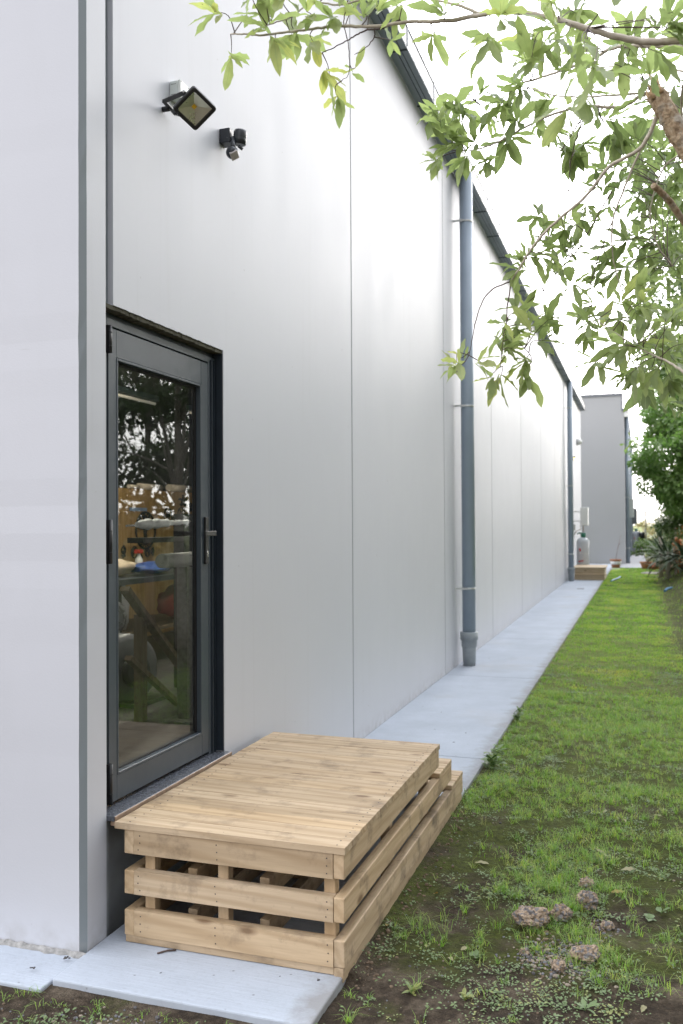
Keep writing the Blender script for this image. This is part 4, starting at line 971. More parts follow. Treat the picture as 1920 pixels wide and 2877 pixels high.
branch(P2([(1568,640),(1560,700),(1480,770),(1420,950),(1440,1100),(1520,1220)], 3.3, 3.6), 0.006, 0.002, conn=TRK(2.2))
branch(P2([(1240,880),(1180,980),(1090,1140),(1010,1230),(930,1330)], 3.3, 3.5), 0.0028, 0.0012, mat=TWIG)
branch(P2([(1250,1000),(1180,1180),(1140,1340),(1140,1500)], 3.4, 3.5), 0.0025, 0.0012, mat=TWIG)
b10 = branch([(*c4(1640,290),3.1),(*c4(1568,235),3.1),(*c4(1500,190),3.15),(*c4(1400,145),3.2),(*c4(1300,85),3.25),(*c4(1170,0),3.3)], 0.010, 0.002, conn=Vector((3.24, 3.5, 1.9)))
branch([(*c4(780,65),3.35),(*c4(860,150),3.35),(*c4(875,190),3.37)], 0.0015, 0.001, mat=TWIG)
branch(P2([(650,380),(600,330),(605,285)], 3.4, 3.45), 0.002, 0.0007, mat=TWIG)
branch(P2([(640,505),(600,440),(555,390)], 3.4, 3.45), 0.0016, 0.0007, mat=TWIG)
branch(P2([(620,60),(500,95),(420,105),(350,160),(328,192)], 2.7, 2.75), 0.0022, 0.0008, mat=TWIG)
# the big broken limb with its splintered end
bl_ = branch(P2([(1600,700),(1545,610),(1490,510),(1440,425)], 2.95, 2.95), 0.040, 0.031, 'broken_limb', mat=BARKS, conn=Vector((3.26, 3.4, 1.35)), wob=0.002)
spn = MB(); e_ = at(*c2(1440, 425), 2.95); dv = (at(*c2(1385, 345), 2.95)-e_)
sx_ = dv.normalized().orthogonal().normalized(); sy_ = dv.normalized().cross(sx_)
for k in range(22):
    a = random.uniform(0, 6.28); q = random.uniform(0.2, 1)*0.027; s0 = e_ - dv*0.25 + (sx_*math.cos(a)+sy_*math.sin(a))*q
    Lk = random.uniform(0.35, 0.8) if k else 1.35
    spn.tube([s0, s0+dv*Lk*0.6, s0+dv*Lk+Vector((random.uniform(-.008, .008),)*3)], [0.009, 0.005, 0.0008], 5)
spn.build('splintered_wood', TORN, tree)
branch(P2([(1568,1010),(1500,915),(1430,850)], 3.2, 3.1), 0.014, 0.011, 'broken_limb', mat=BARKS, conn=Vector((3.26, 3.4, 1.2)))

def cluster(px, py, r, depth, n, L=0.105, W=0.031, tint=0.55, dd=0.18, k=(4, 7), squash=0.8, twig=True, hub=None, droop=0.14):
    """n leaf rosettes scattered round a point, each on its own twig from the nearest branch"""
    c = at(px, py, depth); R = r*depth/F_PX
    for i in range(n):
        while True:
            q = Vector((random.uniform(-1, 1), random.uniform(-1, 1), random.uniform(-1, 1)))
            if q.length < 1: break
        p = c + RGT*(q.x*R) + UPV*(q.y*R*squash) + FWD*(q.z*max(dd, R*0.7))
        best = None
        for sp in PATHS:
            for b in sp[len(sp)//3:]:
                e2 = (b-p).length
                if best is None or e2 < best[0]: best = (e2, b)
        b = best[1] if hub is None else hub; d_ = p-b
        if twig and d_.length > 0.03:
            mid = b + d_*0.5 + Vector((random.uniform(-.02, .02), random.uniform(-.02, .02), 0.04*d_.length+random.uniform(-.015, .02)))
            sp2 = smooth_path([b, mid, p], 4); TW.tube(sp2, [0.0020-0.0011*i2/(len(sp2)-1) for i2 in range(len(sp2))], 5)
            d2 = (p-mid)
        else: d2 = q + Vector((0, 0, -.2))
        rosette(ll, p, d2 if d2.length > 1e-4 else Vector((0, 0, 1)), random.randint(*k), L, W, tint, droop)
TW = MB()
# leaves over the wall, top left to right (pixels of the photograph as displayed at 1568 wide)
for (x, y, r, d_, n_, ti) in ((505,62,14,2.85,1,.8),(530,108,14,2.85,1,.7),(555,30,22,2.85,1,.5),(620,28,45,2.8,3,.7),(700,45,45,2.8,3,.7),(635,95,20,2.8,1,.75),(715,118,10,2.85,1,.8),(745,150,18,2.85,1,.85),(775,20,50,2.8,3,.6),(770,185,12,2.85,1,.8),(822,135,8,2.85,1,.8),(860,25,35,2.75,2,.7),(925,35,35,2.75,2,.6),(1000,50,25,2.7,2,.6),(600,10,25,2.8,2,.6),
    (1035,300,48,3.45,7,.45),(1010,345,35,3.5,5,.5),(1075,330,45,3.4,6,.45),(1000,285,22,3.5,2,.5),(1110,370,24,3.4,2,.5),(1050,270,22,3.5,2,.5),
    (1155,235,45,3.3,6,.4),(1190,290,40,3.35,5,.4),(1140,275,35,3.4,4,.5),(1170,200,30,3.3,3,.45),(1110,240,20,3.4,1,.5),(1240,285,28,3.4,2,.5),
    (1240,100,60,2.5,5,.6),(1290,130,60,2.9,6,.5),(1150,40,30,2.5,2,.7),(1130,90,18,2.7,1,.5),(1230,60,35,2.5,2,.7),(1350,90,60,3.0,5,.5),(1400,150,60,3.2,6,.45),(1310,60,40,2.9,3,.5),(1210,110,30,3.0,3,.5),
    (1345,190,25,2.25,2,.6),(1370,40,30,2.2,2,.55),(1330,235,25,2.3,1,.6),(1490,120,50,2.6,3,.5),(1550,60,40,2.4,4,.35),(1500,70,40,3.2,5,.4),(1440,60,50,3.3,5,.45),
    (1380,290,50,3.4,5,.4),(1420,340,55,3.5,7,.35),(1330,320,35,3.4,3,.4),(1270,270,40,3.5,3,.4),(1450,240,45,3.4,5,.35),(1420,420,60,3.7,8,.3),(1500,330,60,3.8,8,.3),(1530,420,50,3.8,8,.3),(1470,470,60,3.8,8,.35),(1540,240,40,3.4,4,.4),(1390,380,40,3.6,4,.4),
    (1225,560,45,3.4,5,.5),(1265,530,40,3.4,5,.5),(1290,590,35,3.45,4,.5),(1215,620,40,3.4,4,.55),(1250,640,26,3.4,2,.6),(1310,560,40,3.5,4,.45),(1240,480,18,3.4,1,.5),(1350,500,35,3.6,3,.4),
    (1330,710,35,3.5,3,.6),(1375,650,30,3.5,2,.55),(1290,680,22,3.5,1,.6),(1400,560,45,3.7,4,.4),(1450,620,50,3.8,5,.35),(1500,560,55,3.9,7,.3),(1550,620,45,3.9,6,.3),
    (1200,735,45,3.35,5,.6),(1240,755,35,3.35,4,.6),(1180,780,30,3.35,3,.65),(1215,690,18,3.35,1,.6),(1260,710,30,3.4,2,.6),
    (1045,830,24,3.35,2,.75),(1065,810,14,3.35,1,.8),(1110,830,16,3.35,1,.8),(1125,865,24,3.35,2,.7),(1160,795,14,3.35,1,.7),(1185,850,26,3.37,2,.7),(1205,880,14,3.37,1,.65),
    (1400,720,50,3.4,4,.65),(1460,700,45,3.3,4,.65),(1380,800,40,3.25,2,.65),(1430,800,45,3.25,4,.6),(1480,770,45,3.2,5,.6),(1350,840,20,3.2,1,.65),(1420,860,28,3.2,2,.6),(1470,850,35,3.3,3,.55),(1530,720,50,3.3,5,.55),(1540,800,45,3.4,5,.4),(1520,880,35,3.6,4,.35),(1360,760,30,3.3,2,.6)):
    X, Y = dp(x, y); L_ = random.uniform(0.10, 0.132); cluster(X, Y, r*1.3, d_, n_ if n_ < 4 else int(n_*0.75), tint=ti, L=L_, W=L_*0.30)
# darker leaves of the same tree farther back along the right edge
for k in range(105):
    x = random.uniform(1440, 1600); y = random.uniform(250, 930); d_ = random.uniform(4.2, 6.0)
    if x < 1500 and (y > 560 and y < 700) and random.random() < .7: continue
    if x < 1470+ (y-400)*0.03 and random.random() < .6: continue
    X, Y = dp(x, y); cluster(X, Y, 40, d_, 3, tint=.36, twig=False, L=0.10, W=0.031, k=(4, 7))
TW.build('twigs', TWIG, tree)
# the main crown, above and to the right of the picture
rng = np.random.default_rng(77); up = Leaves()
for (c_, r_, n_) in (((4.1, 3.8, 4.9), (1.1, 1.7, 1.0), 1300), ((4.6, 5.0, 3.8), (0.9, 1.6, 1.0), 1200), ((4.7, 2.6, 2.9), (0.7, 1.3, 0.8), 600)):
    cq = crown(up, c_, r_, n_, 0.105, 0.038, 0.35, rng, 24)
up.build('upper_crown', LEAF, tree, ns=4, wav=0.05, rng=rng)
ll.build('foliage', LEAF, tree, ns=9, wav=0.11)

# ------------------------------------------------------------------ trees and hedge along the right boundary
def garden_tree(name, label, base, h, crowns, n, L, W, tint, seed, group=None, tr=0.09, mat=None):
    rng = np.random.default_rng(seed); t = thing(name, label, 'tree', base, group); b = Vector(base); lv = Leaves(); lim = MB()
    top = b + Vector((0.1, 0.1, h*0.72))
    tkk = MB(); tkk.tube(smooth_path([b, b+Vector((0.06, 0.03, h*0.3)), top]), [tr*(1-0.7*i/12) for i in range(13)], 10); tkk.build('trunk', BARK, t)
    for (dx, dy, z, rx, ry, rz, f) in crowns:
        c = (b.x+dx, b.y+dy, z); cc_ = crown(lv, c, (rx, ry, rz), int(n*f), L, W, tint, rng, clumps=max(8, int(30*f)))
        for q in cc_[::3]:
            s0 = b + (top-b)*random.uniform(0.35, 0.95); e_ = Vector(q)
            lim.tube(smooth_path([s0, s0+(e_-s0)*0.5+Vector((0, 0, 0.12)), e_], 3), [tr*0.28*(1-0.8*i/6) for i in range(7)], 6)
    lim.build('limbs', BARK, t); lv.build('crown', mat or LEAFD, t, ns=4, wav=0.06, rng=rng)
    return t
HG = 'trees along the right boundary'
garden_tree('boundary_tree', 'bushy bright green tree at the far right end of the lawn', (3.6, 25.5, 0.3), 5.5, [(-0.68, 0, 3.5, 0.95, 1.6, 1.35, 1.0), (-0.2, 0.3, 4.9, 1.3, 1.8, 1.2, 0.7), (0.1, 0, 2.5, 1.1, 1.5, 1.0, .6)], 9500, 0.15, 0.065, 0.66, 11, HG, mat=LEAFB)
garden_tree('boundary_tree', 'darker tree just in front of the bright green one on the right edge', (3.9, 17.5, 0.2), 5.5, [(-0.35, 0, 4.7, 0.75, 1.3, 0.8, 0.5), (0.2, 0.5, 5.2, 1.6, 1.6, 1.4, 0.6), (0.5, 0, 3.2, 1.1, 1.4, 1.1, .4)], 7000, 0.12, 0.05, 0.5, 12, HG)
garden_tree('boundary_tree', 'tall leafy tree at the upper right, behind the near branches', (3.7, 10.8, 0.0), 6.5, [(-0.9, 0, 4.3, 0.85, 1.4, 1.2, 0.7), (0.1, 0.5, 5.9, 1.6, 1.7, 1.3, 0.6), (0.8, 0.4, 3.3, 1.1, 1.7, 1.2, .6)], 6500, 0.11, 0.040, 0.38, 13, HG)
for k, (x, y, h, s) in enumerate(((6.2, 4.5, 5.6, 21), (6.4, 8.0, 6.0, 22), (5.6, 13.2, 6.6, 23), (6.2, 19.5, 7.2, 24), (5.6, 31, 7.5, 26), (5.0, 38, 7.0, 27))):
    lab = ('leafy boundary tree standing nearest behind the overhanging tree', 'leafy boundary tree reflected in the middle of the door glass', 'tall boundary tree reflected in the right of the door glass', 'tall boundary tree between the two lawn-side trees', 'tall boundary tree behind the bright green one', 'farthest boundary tree beyond the palm clump')[k]
    garden_tree('boundary_tree', lab, (x, y, 0.0), h, [(0, 0, h*0.72, 1.6, 1.9, h*0.28, 0.7), (-0.2, 0.6, h*0.40, 1.5, 2.0, h*0.22, 0.7)], 5200, 0.17, 0.075, 0.36, s, HG)
for k, (x, y, z, r, t_, sd) in enumerate(((3.15, 29.5, 0.9, (0.55, 0.8, 0.9), .18, 61), (2.98, 27.0, 1.9, (0.48, 0.9, 1.15), .3, 62), (2.75, 33.0, 0.6, (0.4, 0.6, 0.5), .3, 63))):
    bt = thing('dark_bush', ('dark bush rising behind the spiky plants', 'dark bush under the bright green tree at the right edge', 'low dark bush behind the shrub pot')[k], 'bush', (x, y, 0.2), 'dark bushes at the end of the bank'); lv = Leaves(); rng = np.random.default_rng(sd)
    crown(lv, (x, y, z), r, 1500, 0.11, 0.045, t_, rng, 16); lv.build('foliage', LEAFD, bt, ns=4, rng=rng)
    MB().tube([(x, y, 0.1), (x, y, z)], 0.03, 6).build('stem', BARK, bt)
hgd = thing('boundary_hedge', 'low clipped hedge along the right boundary, plus an added unseen row behind the viewer', 'hedge', (6.6, 12, 0)); lv = Leaves(); rng = np.random.default_rng(5)
for k in range(16): crown(lv, (6.6, -1+k*1.9, 1.0), (0.7, 1.2, 0.9), 420, 0.13, 0.06, 0.35, rng, clumps=10)
for k in range(13): crown(lv, (6.4-k*1.35, -6.5, 1.3), (1.0, 0.8, 1.35), 420, 0.17, 0.08, 0.35, rng, clumps=12)  # unseen row added behind the camera to darken the lower end wall
lv.build('hedge_foliage', LEAFD, hgd, ns=4)

# spiky plants, shrub and pots at the foot of the trees
SPK = leaf_mat('spiky_leaf', [(0.0, (0.012, 0.028, 0.016)), (0.5, (0.03, 0.065, 0.035)), (1.0, (0.10, 0.14, 0.09))], 0.12, spots=False, mid=(0.05, 0.08, 0.05))
def spiky(x, y, z, n, L, W, label, tint, up=0.5, stem=0.5, seed=1):
    rng = np.random.default_rng(seed); t = thing('spiky_plant', label, 'plant', (x, y, z), 'spiky plants under the boundary trees'); lv = Leaves()
    MB().tube([(x, y, z), (x, y, z+stem)], 0.06, 8).build('stem', BARK, t)
    for k in range(n):
        a = rng.uniform(0, 6.28); el = rng.uniform(-0.35, 1.3)*up*1.4
        lv.add((x, y, z+stem*rng.uniform(.5, 1)), (math.cos(a)*math.cos(el), math.sin(a)*math.cos(el), math.sin(el)), (0.01, 0.02, 1), L*rng.uniform(.7, 1.1), W, min(1, max(0, tint+rng.uniform(-.3, .3))))
    lv.build('blades', SPK, t, ns=6, wav=0.0, curl=0.5, fold=0.4, rng=rng); return t
g0 = lambda x, y: gh(x, y)
spiky(2.78, 27.0, g0(2.78, 27), 70, 0.95, 0.07, 'largest dark spiky plant under the bright green tree', 0.35, 0.5, 0.75, 31)
spiky(2.62, 28.6, g0(2.62, 28.6), 36, 0.75, 0.06, 'grey green spiky plant behind the largest one', 0.85, 0.9, 1.25, 32)
spiky(3.2, 25.6, g0(3.2, 25.6), 50, 0.85, 0.07, 'dark spiky plant at the right edge of the picture, nearest of the clump', 0.3, 0.5, 0.5, 33)
ORG = simple('orange_petal', (0.75, 0.27, 0.09), 0.6)
for k, (px, py, d_, lab) in enumerate(((1905, 1525, 25.0, 'cluster of orange blooms low among the spiky leaves'), (1908, 1477, 25.4, 'smaller orange bloom above the low orange cluster'))):
    fb = MB(); c = at(px, py, d_)
    for i in range((9, 5)[k]):
        q = c + Vector((random.uniform(-.16, .16), random.uniform(-.1, .1), random.uniform(-.10, .10))); fb.lathe(q, [(0.012, -0.05), (0.03, 0), (0.055, 0.05), (0.03, 0.055)], 8, (random.uniform(-.6, .6), -0.4, 1))
        fb.tube([q-Vector((0, 0, .04)), (c.x+0.02, c.y+0.1, g0(c.x, c.y))], 0.006, 5)
    solo(fb, 'orange_flower', ORG, lab, 'flower', (c.x, c.y, g0(c.x, c.y)), 'orange flowers under the trees')
sx0, sy0 = 2.28, 34.6
sh_ = thing('potted_shrub', 'rounded dark green shrub in a low pot at the lawn end', 'shrub', (sx0, sy0, 0.2)); lv = Leaves(); rng = np.random.default_rng(41)
crown(lv, (sx0, sy0, 0.86), (0.50, 0.45, 0.24), 900, 0.085, 0.045, 0.45, rng, 16); crown(lv, (sx0-0.35, sy0, 0.68), (0.25, 0.3, 0.16), 240, 0.085, 0.045, 0.4, rng, 6)
lv.build('foliage', LEAFD, sh_, ns=4, rng=rng); s_ = MB()
for a in (-.2, 0, .15, .3): s_.tube([(sx0, sy0, 0.2), (sx0+a*0.6, sy0, 0.5), (sx0+a*1.1, sy0, 0.8)], [0.02, 0.015, 0.01], 6)
s_.build('stems', BARK, sh_)
pot(sx0+0.0, sy0, 0.27, 0.27, 'low wide terracotta pot under the rounded shrub', z=-0.02)
pot(sx0+0.62, sy0+1.0, 0.22, 0.34, 'dark grey pot right of the rounded shrub', simple('grey_pot', (0.07, 0.08, 0.10), 0.6), z=0.05)
pot(3.12, 30.5, 0.22, 0.30, 'pale clay pot on the bank at right of the flowers', simple('pale_clay', (0.50, 0.33, 0.22), 0.8), z=g0(3.12, 30.5))
# old log and stones edging the bank
lg = MB(); lg.tube(smooth_path([(2.72, 31.5, 0.10), (2.95, 29.8, 0.25), (3.1, 28.0, 0.40), (3.3, 26.5, 0.5)]), 0.085, 10)
solo(lg, 'old_log', simple('log_bark', (0.26, 0.17, 0.10), 0.9, bump=1.0, bscale=25), 'brown log lying on the bank in front of the spiky plants', 'log', (2.9, 29.5, 0.1))
STONE = simple('pale_stone', (0.38, 0.35, 0.30), 0.9, var=0.3, nscale=14, bump=0.8, bscale=30)
lump('stepping_stone', 'flat pale stone lying in the grass in front of the shrub pot', 'stone', (2.36, 31.2, -0.03), (0.34, 0.30, 0.04), STONE, 0.2)
lump('stepping_stone', 'smaller flat stone at the foot of the bank, right of the first', 'stone', (2.72, 31.0, 0.0), (0.18, 0.2, 0.04), STONE, 0.2)
for k, (x, y, r, lab) in enumerate(((2.55, 34.2, 0.14, 'rusty brown rock right of the shrub pot'), (2.95, 32.2, 0.17, 'rounded rock at the start of the log'))):
    lump('bank_rock', lab, 'rock', (x, y, g0(x, y)-0.03), (r, r, r*0.8), (simple('rust_rock', (0.30, 0.12, 0.06), 0.9), STONE)[k])['group'] = 'rocks edging the bank'
pst = MB(); pst.tube([(2.42, 70, -0.1), (2.42, 70, 2.6)], 0.04, 8); solo(pst, 'thin_post', simple('post_timber', (0.2, 0.19, 0.17), 0.9), 'thin bare post standing in the far field', 'post', (2.42, 70, 0))
# pale scrub far off between the building and the trees
rng = np.random.default_rng(51); lv = Leaves()
for k in range(14): crown(lv, (2.0+k*0.8+rng.uniform(-.3, .3), 92+rng.uniform(-6, 6), 0.9), (1.0, 1.0, 1.2), 130, 0.35, 0.16, 0.9, rng, 6)
tag(lv.build('scrub', leaf_mat('scrub_leaf', [(0.0, (0.14, 0.15, 0.06)), (0.5, (0.26, 0.24, 0.11)), (0.85, (0.36, 0.29, 0.15)), (1.0, (0.45, 0.33, 0.2))], 0.3, spots=False), None, ns=4, rng=rng), 'pale dry scrub at the far end of the field', 'scrub', kind='stuff')
# bits of blue hose on the lawn
HOSE = simple('blue_hose', (0.05, 0.20, 0.36), 0.45)
hm = MB(); hm.tube(smooth_path([(1.23, 26.6, 0.012), (1.31, 27.1, 0.03), (1.38, 27.9, 0.02), (1.44, 28.8, 0.02)]), 0.022, 8); solo(hm, 'hose_piece', HOSE, 'curved piece of blue hose on the lawn by the wooden step', 'hose', (1.3, 27.3, 0), 'pieces of blue hose')
hm = MB(); hm.tube(smooth_path([(2.58, 22.8, 0.03), (2.66, 23.0, 0.08), (2.78, 23.25, 0.07)]), 0.028, 8); solo(hm, 'hose_piece', HOSE, 'short piece of blue hose at the edge of the bare soil', 'hose', (2.65, 23, 0.02), 'pieces of blue hose')

# ------------------------------------------------------------------ ground cover
GRASS = leaf_mat('grass_blade', [(0.0, (0.065, 0.16, 0.018)), (0.45, (0.21, 0.45, 0.040)), (0.75, (0.43, 0.64, 0.085)), (1.0, (0.68, 0.63, 0.17))], 0.5, 0.5, mid=(0.15, 0.22, 0.06), spots=False)
def blades(P, H, W, lean, tint, rng):
    N = len(P); a = rng.uniform(0, 6.28, N); dx, dy = np.cos(a), np.sin(a); s = np.stack([-dy, dx, 0*a], 1)
    V = np.zeros((N, 5, 3))
    for j, (t, wf) in enumerate(((0, 1.0), (0.55, 0.8))):
        c = P + np.stack([dx*lean*H*t*t, dy*lean*H*t*t, H*t*(1-0.22*lean*t)], 1)
        V[:, 2*j] = c - s*(W*wf/2)[:, None]; V[:, 2*j+1] = c + s*(W*wf/2)[:, None]
    V[:, 4] = P + np.stack([dx*lean*H, dy*lean*H, H*np.maximum(0.12, 1-0.55*lean)], 1)
    i = np.arange(N)[:, None]*5
    F = np.concatenate([i+0, i+1, i+3, i+2, i+2, i+3, i+4], 1).ravel(); lt = np.tile([4, 3], N)
    return V.reshape(-1, 3), F, lt, np.repeat(tint, 5)
def grassy(x, y): return noise.fractal(Vector((x*1.5, y*1.5, 2.0)), 0.6, 2.0, 4)
rng = np.random.default_rng(3)
P = []; H = []; W_ = []; Ln = []; Tn = []
def tuft(x, y, n, h, w_, spread, tint):
    for k in range(n):
        a = rng.uniform(0, 6.28); q = spread*math.sqrt(rng.uniform()); xx, yy = x+q*math.cos(a), y+q*math.sin(a)
        P.append((xx, yy, gh(xx, yy)-0.004)); H.append(h*rng.uniform(.45, 1.15)); W_.append(w_*rng.uniform(.7, 1.2)); Ln.append(rng.uniform(.35, 1.5)); Tn.append(min(1, max(0, tint+rng.uniform(-.3, .3))))
xr = lambda y: 2.05 + max(0.2, y)*0.05 + 0.12
# near tufts
cnt = 0
while cnt < 3600:
    y = 2.35 + (9-2.35)*rng.uniform()**0.9; x = rng.uniform(0.0, xr(y)+0.1)
    if x < 1.03 and y > 2.70: continue
    gq = grassy(x, y); dens = 0.07 + 1.3*max(0, gq+0.02) + 0.10*max(0, y-4)
    if y < 2.9: dens *= 0.25 if x < 1.0 else 0.6
    if 1.02 < x < 1.4 and 3.2 < y < 5.2: dens *= 0.35
    if rng.uniform() > dens: continue
    tuft(x, y, int(rng.integers(4, 22)), rng.uniform(.025, .10), 0.0022, rng.uniform(.006, .03), rng.uniform(.4, .85)); cnt += 1
# a fringe of grass along the path edge
for k in range(260):
    y = rng.uniform(5.2, 33); tuft(1.02+abs(rng.normal())*0.03, y, 6, rng.uniform(.03, .06), 0.004+0.0002*y, 0.03, 0.5)
for k in range(26): tuft(rng.uniform(-.1, .95), rng.uniform(2.60, 2.75), 7, rng.uniform(.02, .06), 0.0026, 0.02, 0.6)
# lawn
def lawn_band(y0, y1, n, h, w_):
    k = 0
    while k < n:
        y = rng.uniform(y0, y1); x = rng.uniform(1.04, min(4.2, xr(y)+0.35))
        if x > 2.3 and y > 12 and rng.uniform() < 0.93*min(1, (x-2.3)*4.0): continue
        gq = grassy(x, y)
        if rng.uniform() > 0.30+1.9*max(-0.16, gq)+min(.35, max(0, (y-7)*0.05)): continue
        P.append((x, y, gh(x, y)-0.004)); H.append(h*rng.uniform(.5, 1.2)); W_.append(w_*rng.uniform(.7, 1.3)); Ln.append(rng.uniform(.2, .95)); Tn.append(min(1, max(0, .58+.5*gq+rng.uniform(-.25, .25)))); k += 1
lawn_band(4.5, 8, 8000, 0.03, 0.0032); lawn_band(8, 14, 22000, 0.035, 0.006); lawn_band(14, 24, 20000, 0.042, 0.010); lawn_band(24, 36, 11000, 0.05, 0.015)
V, F, lt, tn = blades(np.array(P), np.array(H), np.array(W_), np.array(Ln), np.array(Tn), rng)
tag(np_mesh('grass', V, F, lt, GRASS, None, tn, np.full(len(V), 1.0)), 'patchy young grass growing over the mossy soil', 'grass', kind='stuff')

# small round-leaved weeds
WEED = leaf_mat('weed_leaf', [(0.0, (0.045, 0.085, 0.025)), (0.5, (0.10, 0.19, 0.05)), (0.8, (0.18, 0.26, 0.11)), (1.0, (0.38, 0.36, 0.07))], 0.3, 0.5, spots=False, mid=(0.17, 0.25, 0.10))
lv = Leaves(); cnt = 0
while cnt < 2300:
    y = 2.4 + (11-2.4)*rng.uniform()**1.2; x = rng.uniform(0.0, xr(y)+0.1)
    if x < 1.02 and y > 2.70: continue
    gq = noise.fractal(Vector((x*2.3, y*2.3, 12.0)), 0.6, 2.0, 4)
    if rng.uniform() > 0.06+1.5*max(0, gq-0.05): continue
    s_ = rng.uniform(.004, .0095)*(1+0.04*y); tt = rng.uniform(.35, .8) if rng.uniform() > .12 else 0.98
    for k in range(int(rng.integers(4, 12))):
        a = rng.uniform(0, 6.28); q = rng.uniform(0, .035); xx, yy = x+q*math.cos(a), y+q*math.sin(a)
        lv.add((xx, yy, gh(xx, yy)+rng.uniform(.001, .014)), (math.cos(a), math.sin(a), rng.uniform(-.1, .5)), (0, 0, 1), s_*1.5*rng.uniform(.7, 1.3), s_*rng.uniform(.8, 1.1), min(1, max(0, tt+rng.uniform(-.15, .15))))
    cnt += 1
tag(lv.build('ground_cover', WEED, None, ns=4, wav=0.05, rng=rng), 'tiny round-leaved weeds scattered over the soil', 'weeds', kind='stuff')
# single weeds one can point to
def weed(x, y, n, L, W, label, tint, stalk=0.0, el=(0.1, 0.9)):
    t = thing('weed_plant', label, 'weed', (x, y, gh(x, y)), 'larger weeds on the soil'); lv = Leaves(); s_ = MB(); z = gh(x, y)
    for k in range(n):
        a = k*2.4+rng.uniform(-.3, .3); e_ = rng.uniform(*el); b = Vector((x+rng.uniform(-1, 1)*stalk*.3, y+rng.uniform(-1, 1)*stalk*.3, z+stalk*rng.uniform(0, 1)))
        s_.tube([(x, y, z), b], 0.0012, 4)
        lv.add(b, (math.cos(a)*math.cos(e_), math.sin(a)*math.cos(e_), math.sin(e_)), (0, 0.01, 1), L*rng.uniform(.6, 1.1), W*rng.uniform(.8, 1.1), min(1, max(0, tint+rng.uniform(-.15, .15))))
    s_.build('stalks', GRASS if False else TWIGG, t); lv.build('leaves', WEED, t, ns=6, wav=0.06, rng=rng)
TWIGG = simple('green_stalk', (0.10, 0.18, 0.04), 0.6)
weed(1.075, 6.12, 34, 0.075, 0.032, 'leafy weed clump at the path edge beside the saw-cut joint', .5, 0.13)
weed(1.05, 7.62, 22, 0.06, 0.028, 'smaller weed clump farther along the path edge', .5, 0.09)
_w = [((1050,1035+100),12,.04,.012,.85,'slender weed rosette'),]
for (q, n_, L_, W2, tt, stk, lab) in ((c6(1405, 1050) if False else (1000+.5867*1405, 1980+.5867*1050), 4, .05, .036, .5, .01, 'broad dark green leaf pair near the right edge'),
    ((1000+.5867*1465, 1980+.5867*1020), 3, .05, .036, .7, .01, 'broad pale green leaf at the right edge of the soil'),
    ((1000+.5867*1130, 1980+.5867*1185), 9, .055, .010, .78, .005, 'pale star-shaped weed between the gravel and the clods'),
    ((1000+.5867*580, 1980+.5867*1230), 7, .045, .028, .55, .01, 'broad-leaved weed left of the gravel heap'),
    ((1000+.5867*270, 1980+.5867*1410), 14, .05, .016, .95, .02, 'yellow green weed in front of the deck corner'),
    ((1000+.5867*525, 1980+.5867*1450), 12, .045, .018, .95, .02, 'yellowing weed at the bottom centre of the soil'),
    ((1000+.5867*1100, 1980+.5867*1490), 7, .07, .02, .55, .01, 'long-leaved weed at the bottom right'),
    ((1000+.5867*180, 1980+.5867*1110), 6, .06, .014, .6, .015, 'arching weed growing against the deck base'),
    ((1000+.5867*1215, 1980+.5867*1230), 12, .035, .014, .97, .02, 'yellow weed sprouting right of the gravel heap'),
    ((1000+.5867*835, 1980+.5867*740), 7, .035, .02, .8, .008, 'grey green weed in mid lawn')):
    p_ = on_z(*q, -0.05); weed(p_.x, p_.y, n_, L_*0.8, W2*0.8, lab, tt, stk)

# clods, gravel, pebbles, fallen leaves, a twig
M = Mat('dry_clod'); w = M.coord(); v = M.voro(w, 75); v2 = M.voro(w, 85, out='Color')
cl_ = M.ramp(M.noise(w, 22, 6, .7), [(0.3, (0.22, 0.16, 0.11)), (0.55, (0.44, 0.34, 0.25)), (0.75, (0.56, 0.46, 0.37))])
sp_ = M.n('ShaderNodeSeparateColor'); M.l(v2, sp_.inputs[0])
cl_ = M.mix(M.ramp(sp_.outputs[0], [(0.62, 0.0), (0.66, 0.8)]), cl_, (0.16, 0.17, 0.19))
cl_ = M.mix(M.ramp(v, [(0.5, 0.0), (0.75, 0.6)]), cl_, (0.08, 0.06, 0.045))
M.set(color=cl_, rough=0.95, spec=0.2); M.bump(M.math('SUBTRACT', M.noise(w, 60, 6), v), 1.0, 0.008); CLOD = M.m
def c6(x, y): return (1000+.5867*x, 1980+.5867*y)
for k, (q, r, lab) in enumerate((((845, 1095), (0.066, 0.05, 0.042), 'largest dry soil clod, lying in front of the others'), ((985, 1065), (0.040, 0.035, 0.032), 'mid-sized clod touching the right of the largest one'), ((1110, 1005), (0.042, 0.038, 0.042), 'tall rounded clod behind and right of the largest'), ((1105, 900), (0.034, 0.03, 0.026), 'small clod farthest back'), ((1105, 1255), (0.05, 0.04, 0.03), 'low crumbling clod at the right of the gravel heap'), ((975, 1305), (0.027, 0.024, 0.022), 'small clod on the gravel heap'), ((810, 1210), (0.02, 0.02, 0.016), 'tiny clod at the left of the gravel heap'), ((1205, 1100), (0.026, 0.022, 0.02), 'small reddish clod behind the gravel, right of the largest clod'))):
    p_ = on_z(*c6(*q), -0.05); o = lump('soil_clod', lab, 'soil clod', (p_.x, p_.y, gh(p_.x, p_.y)-0.012), r, CLOD, 0.34, 5, 3.2); o['group'] = 'dry soil clods'
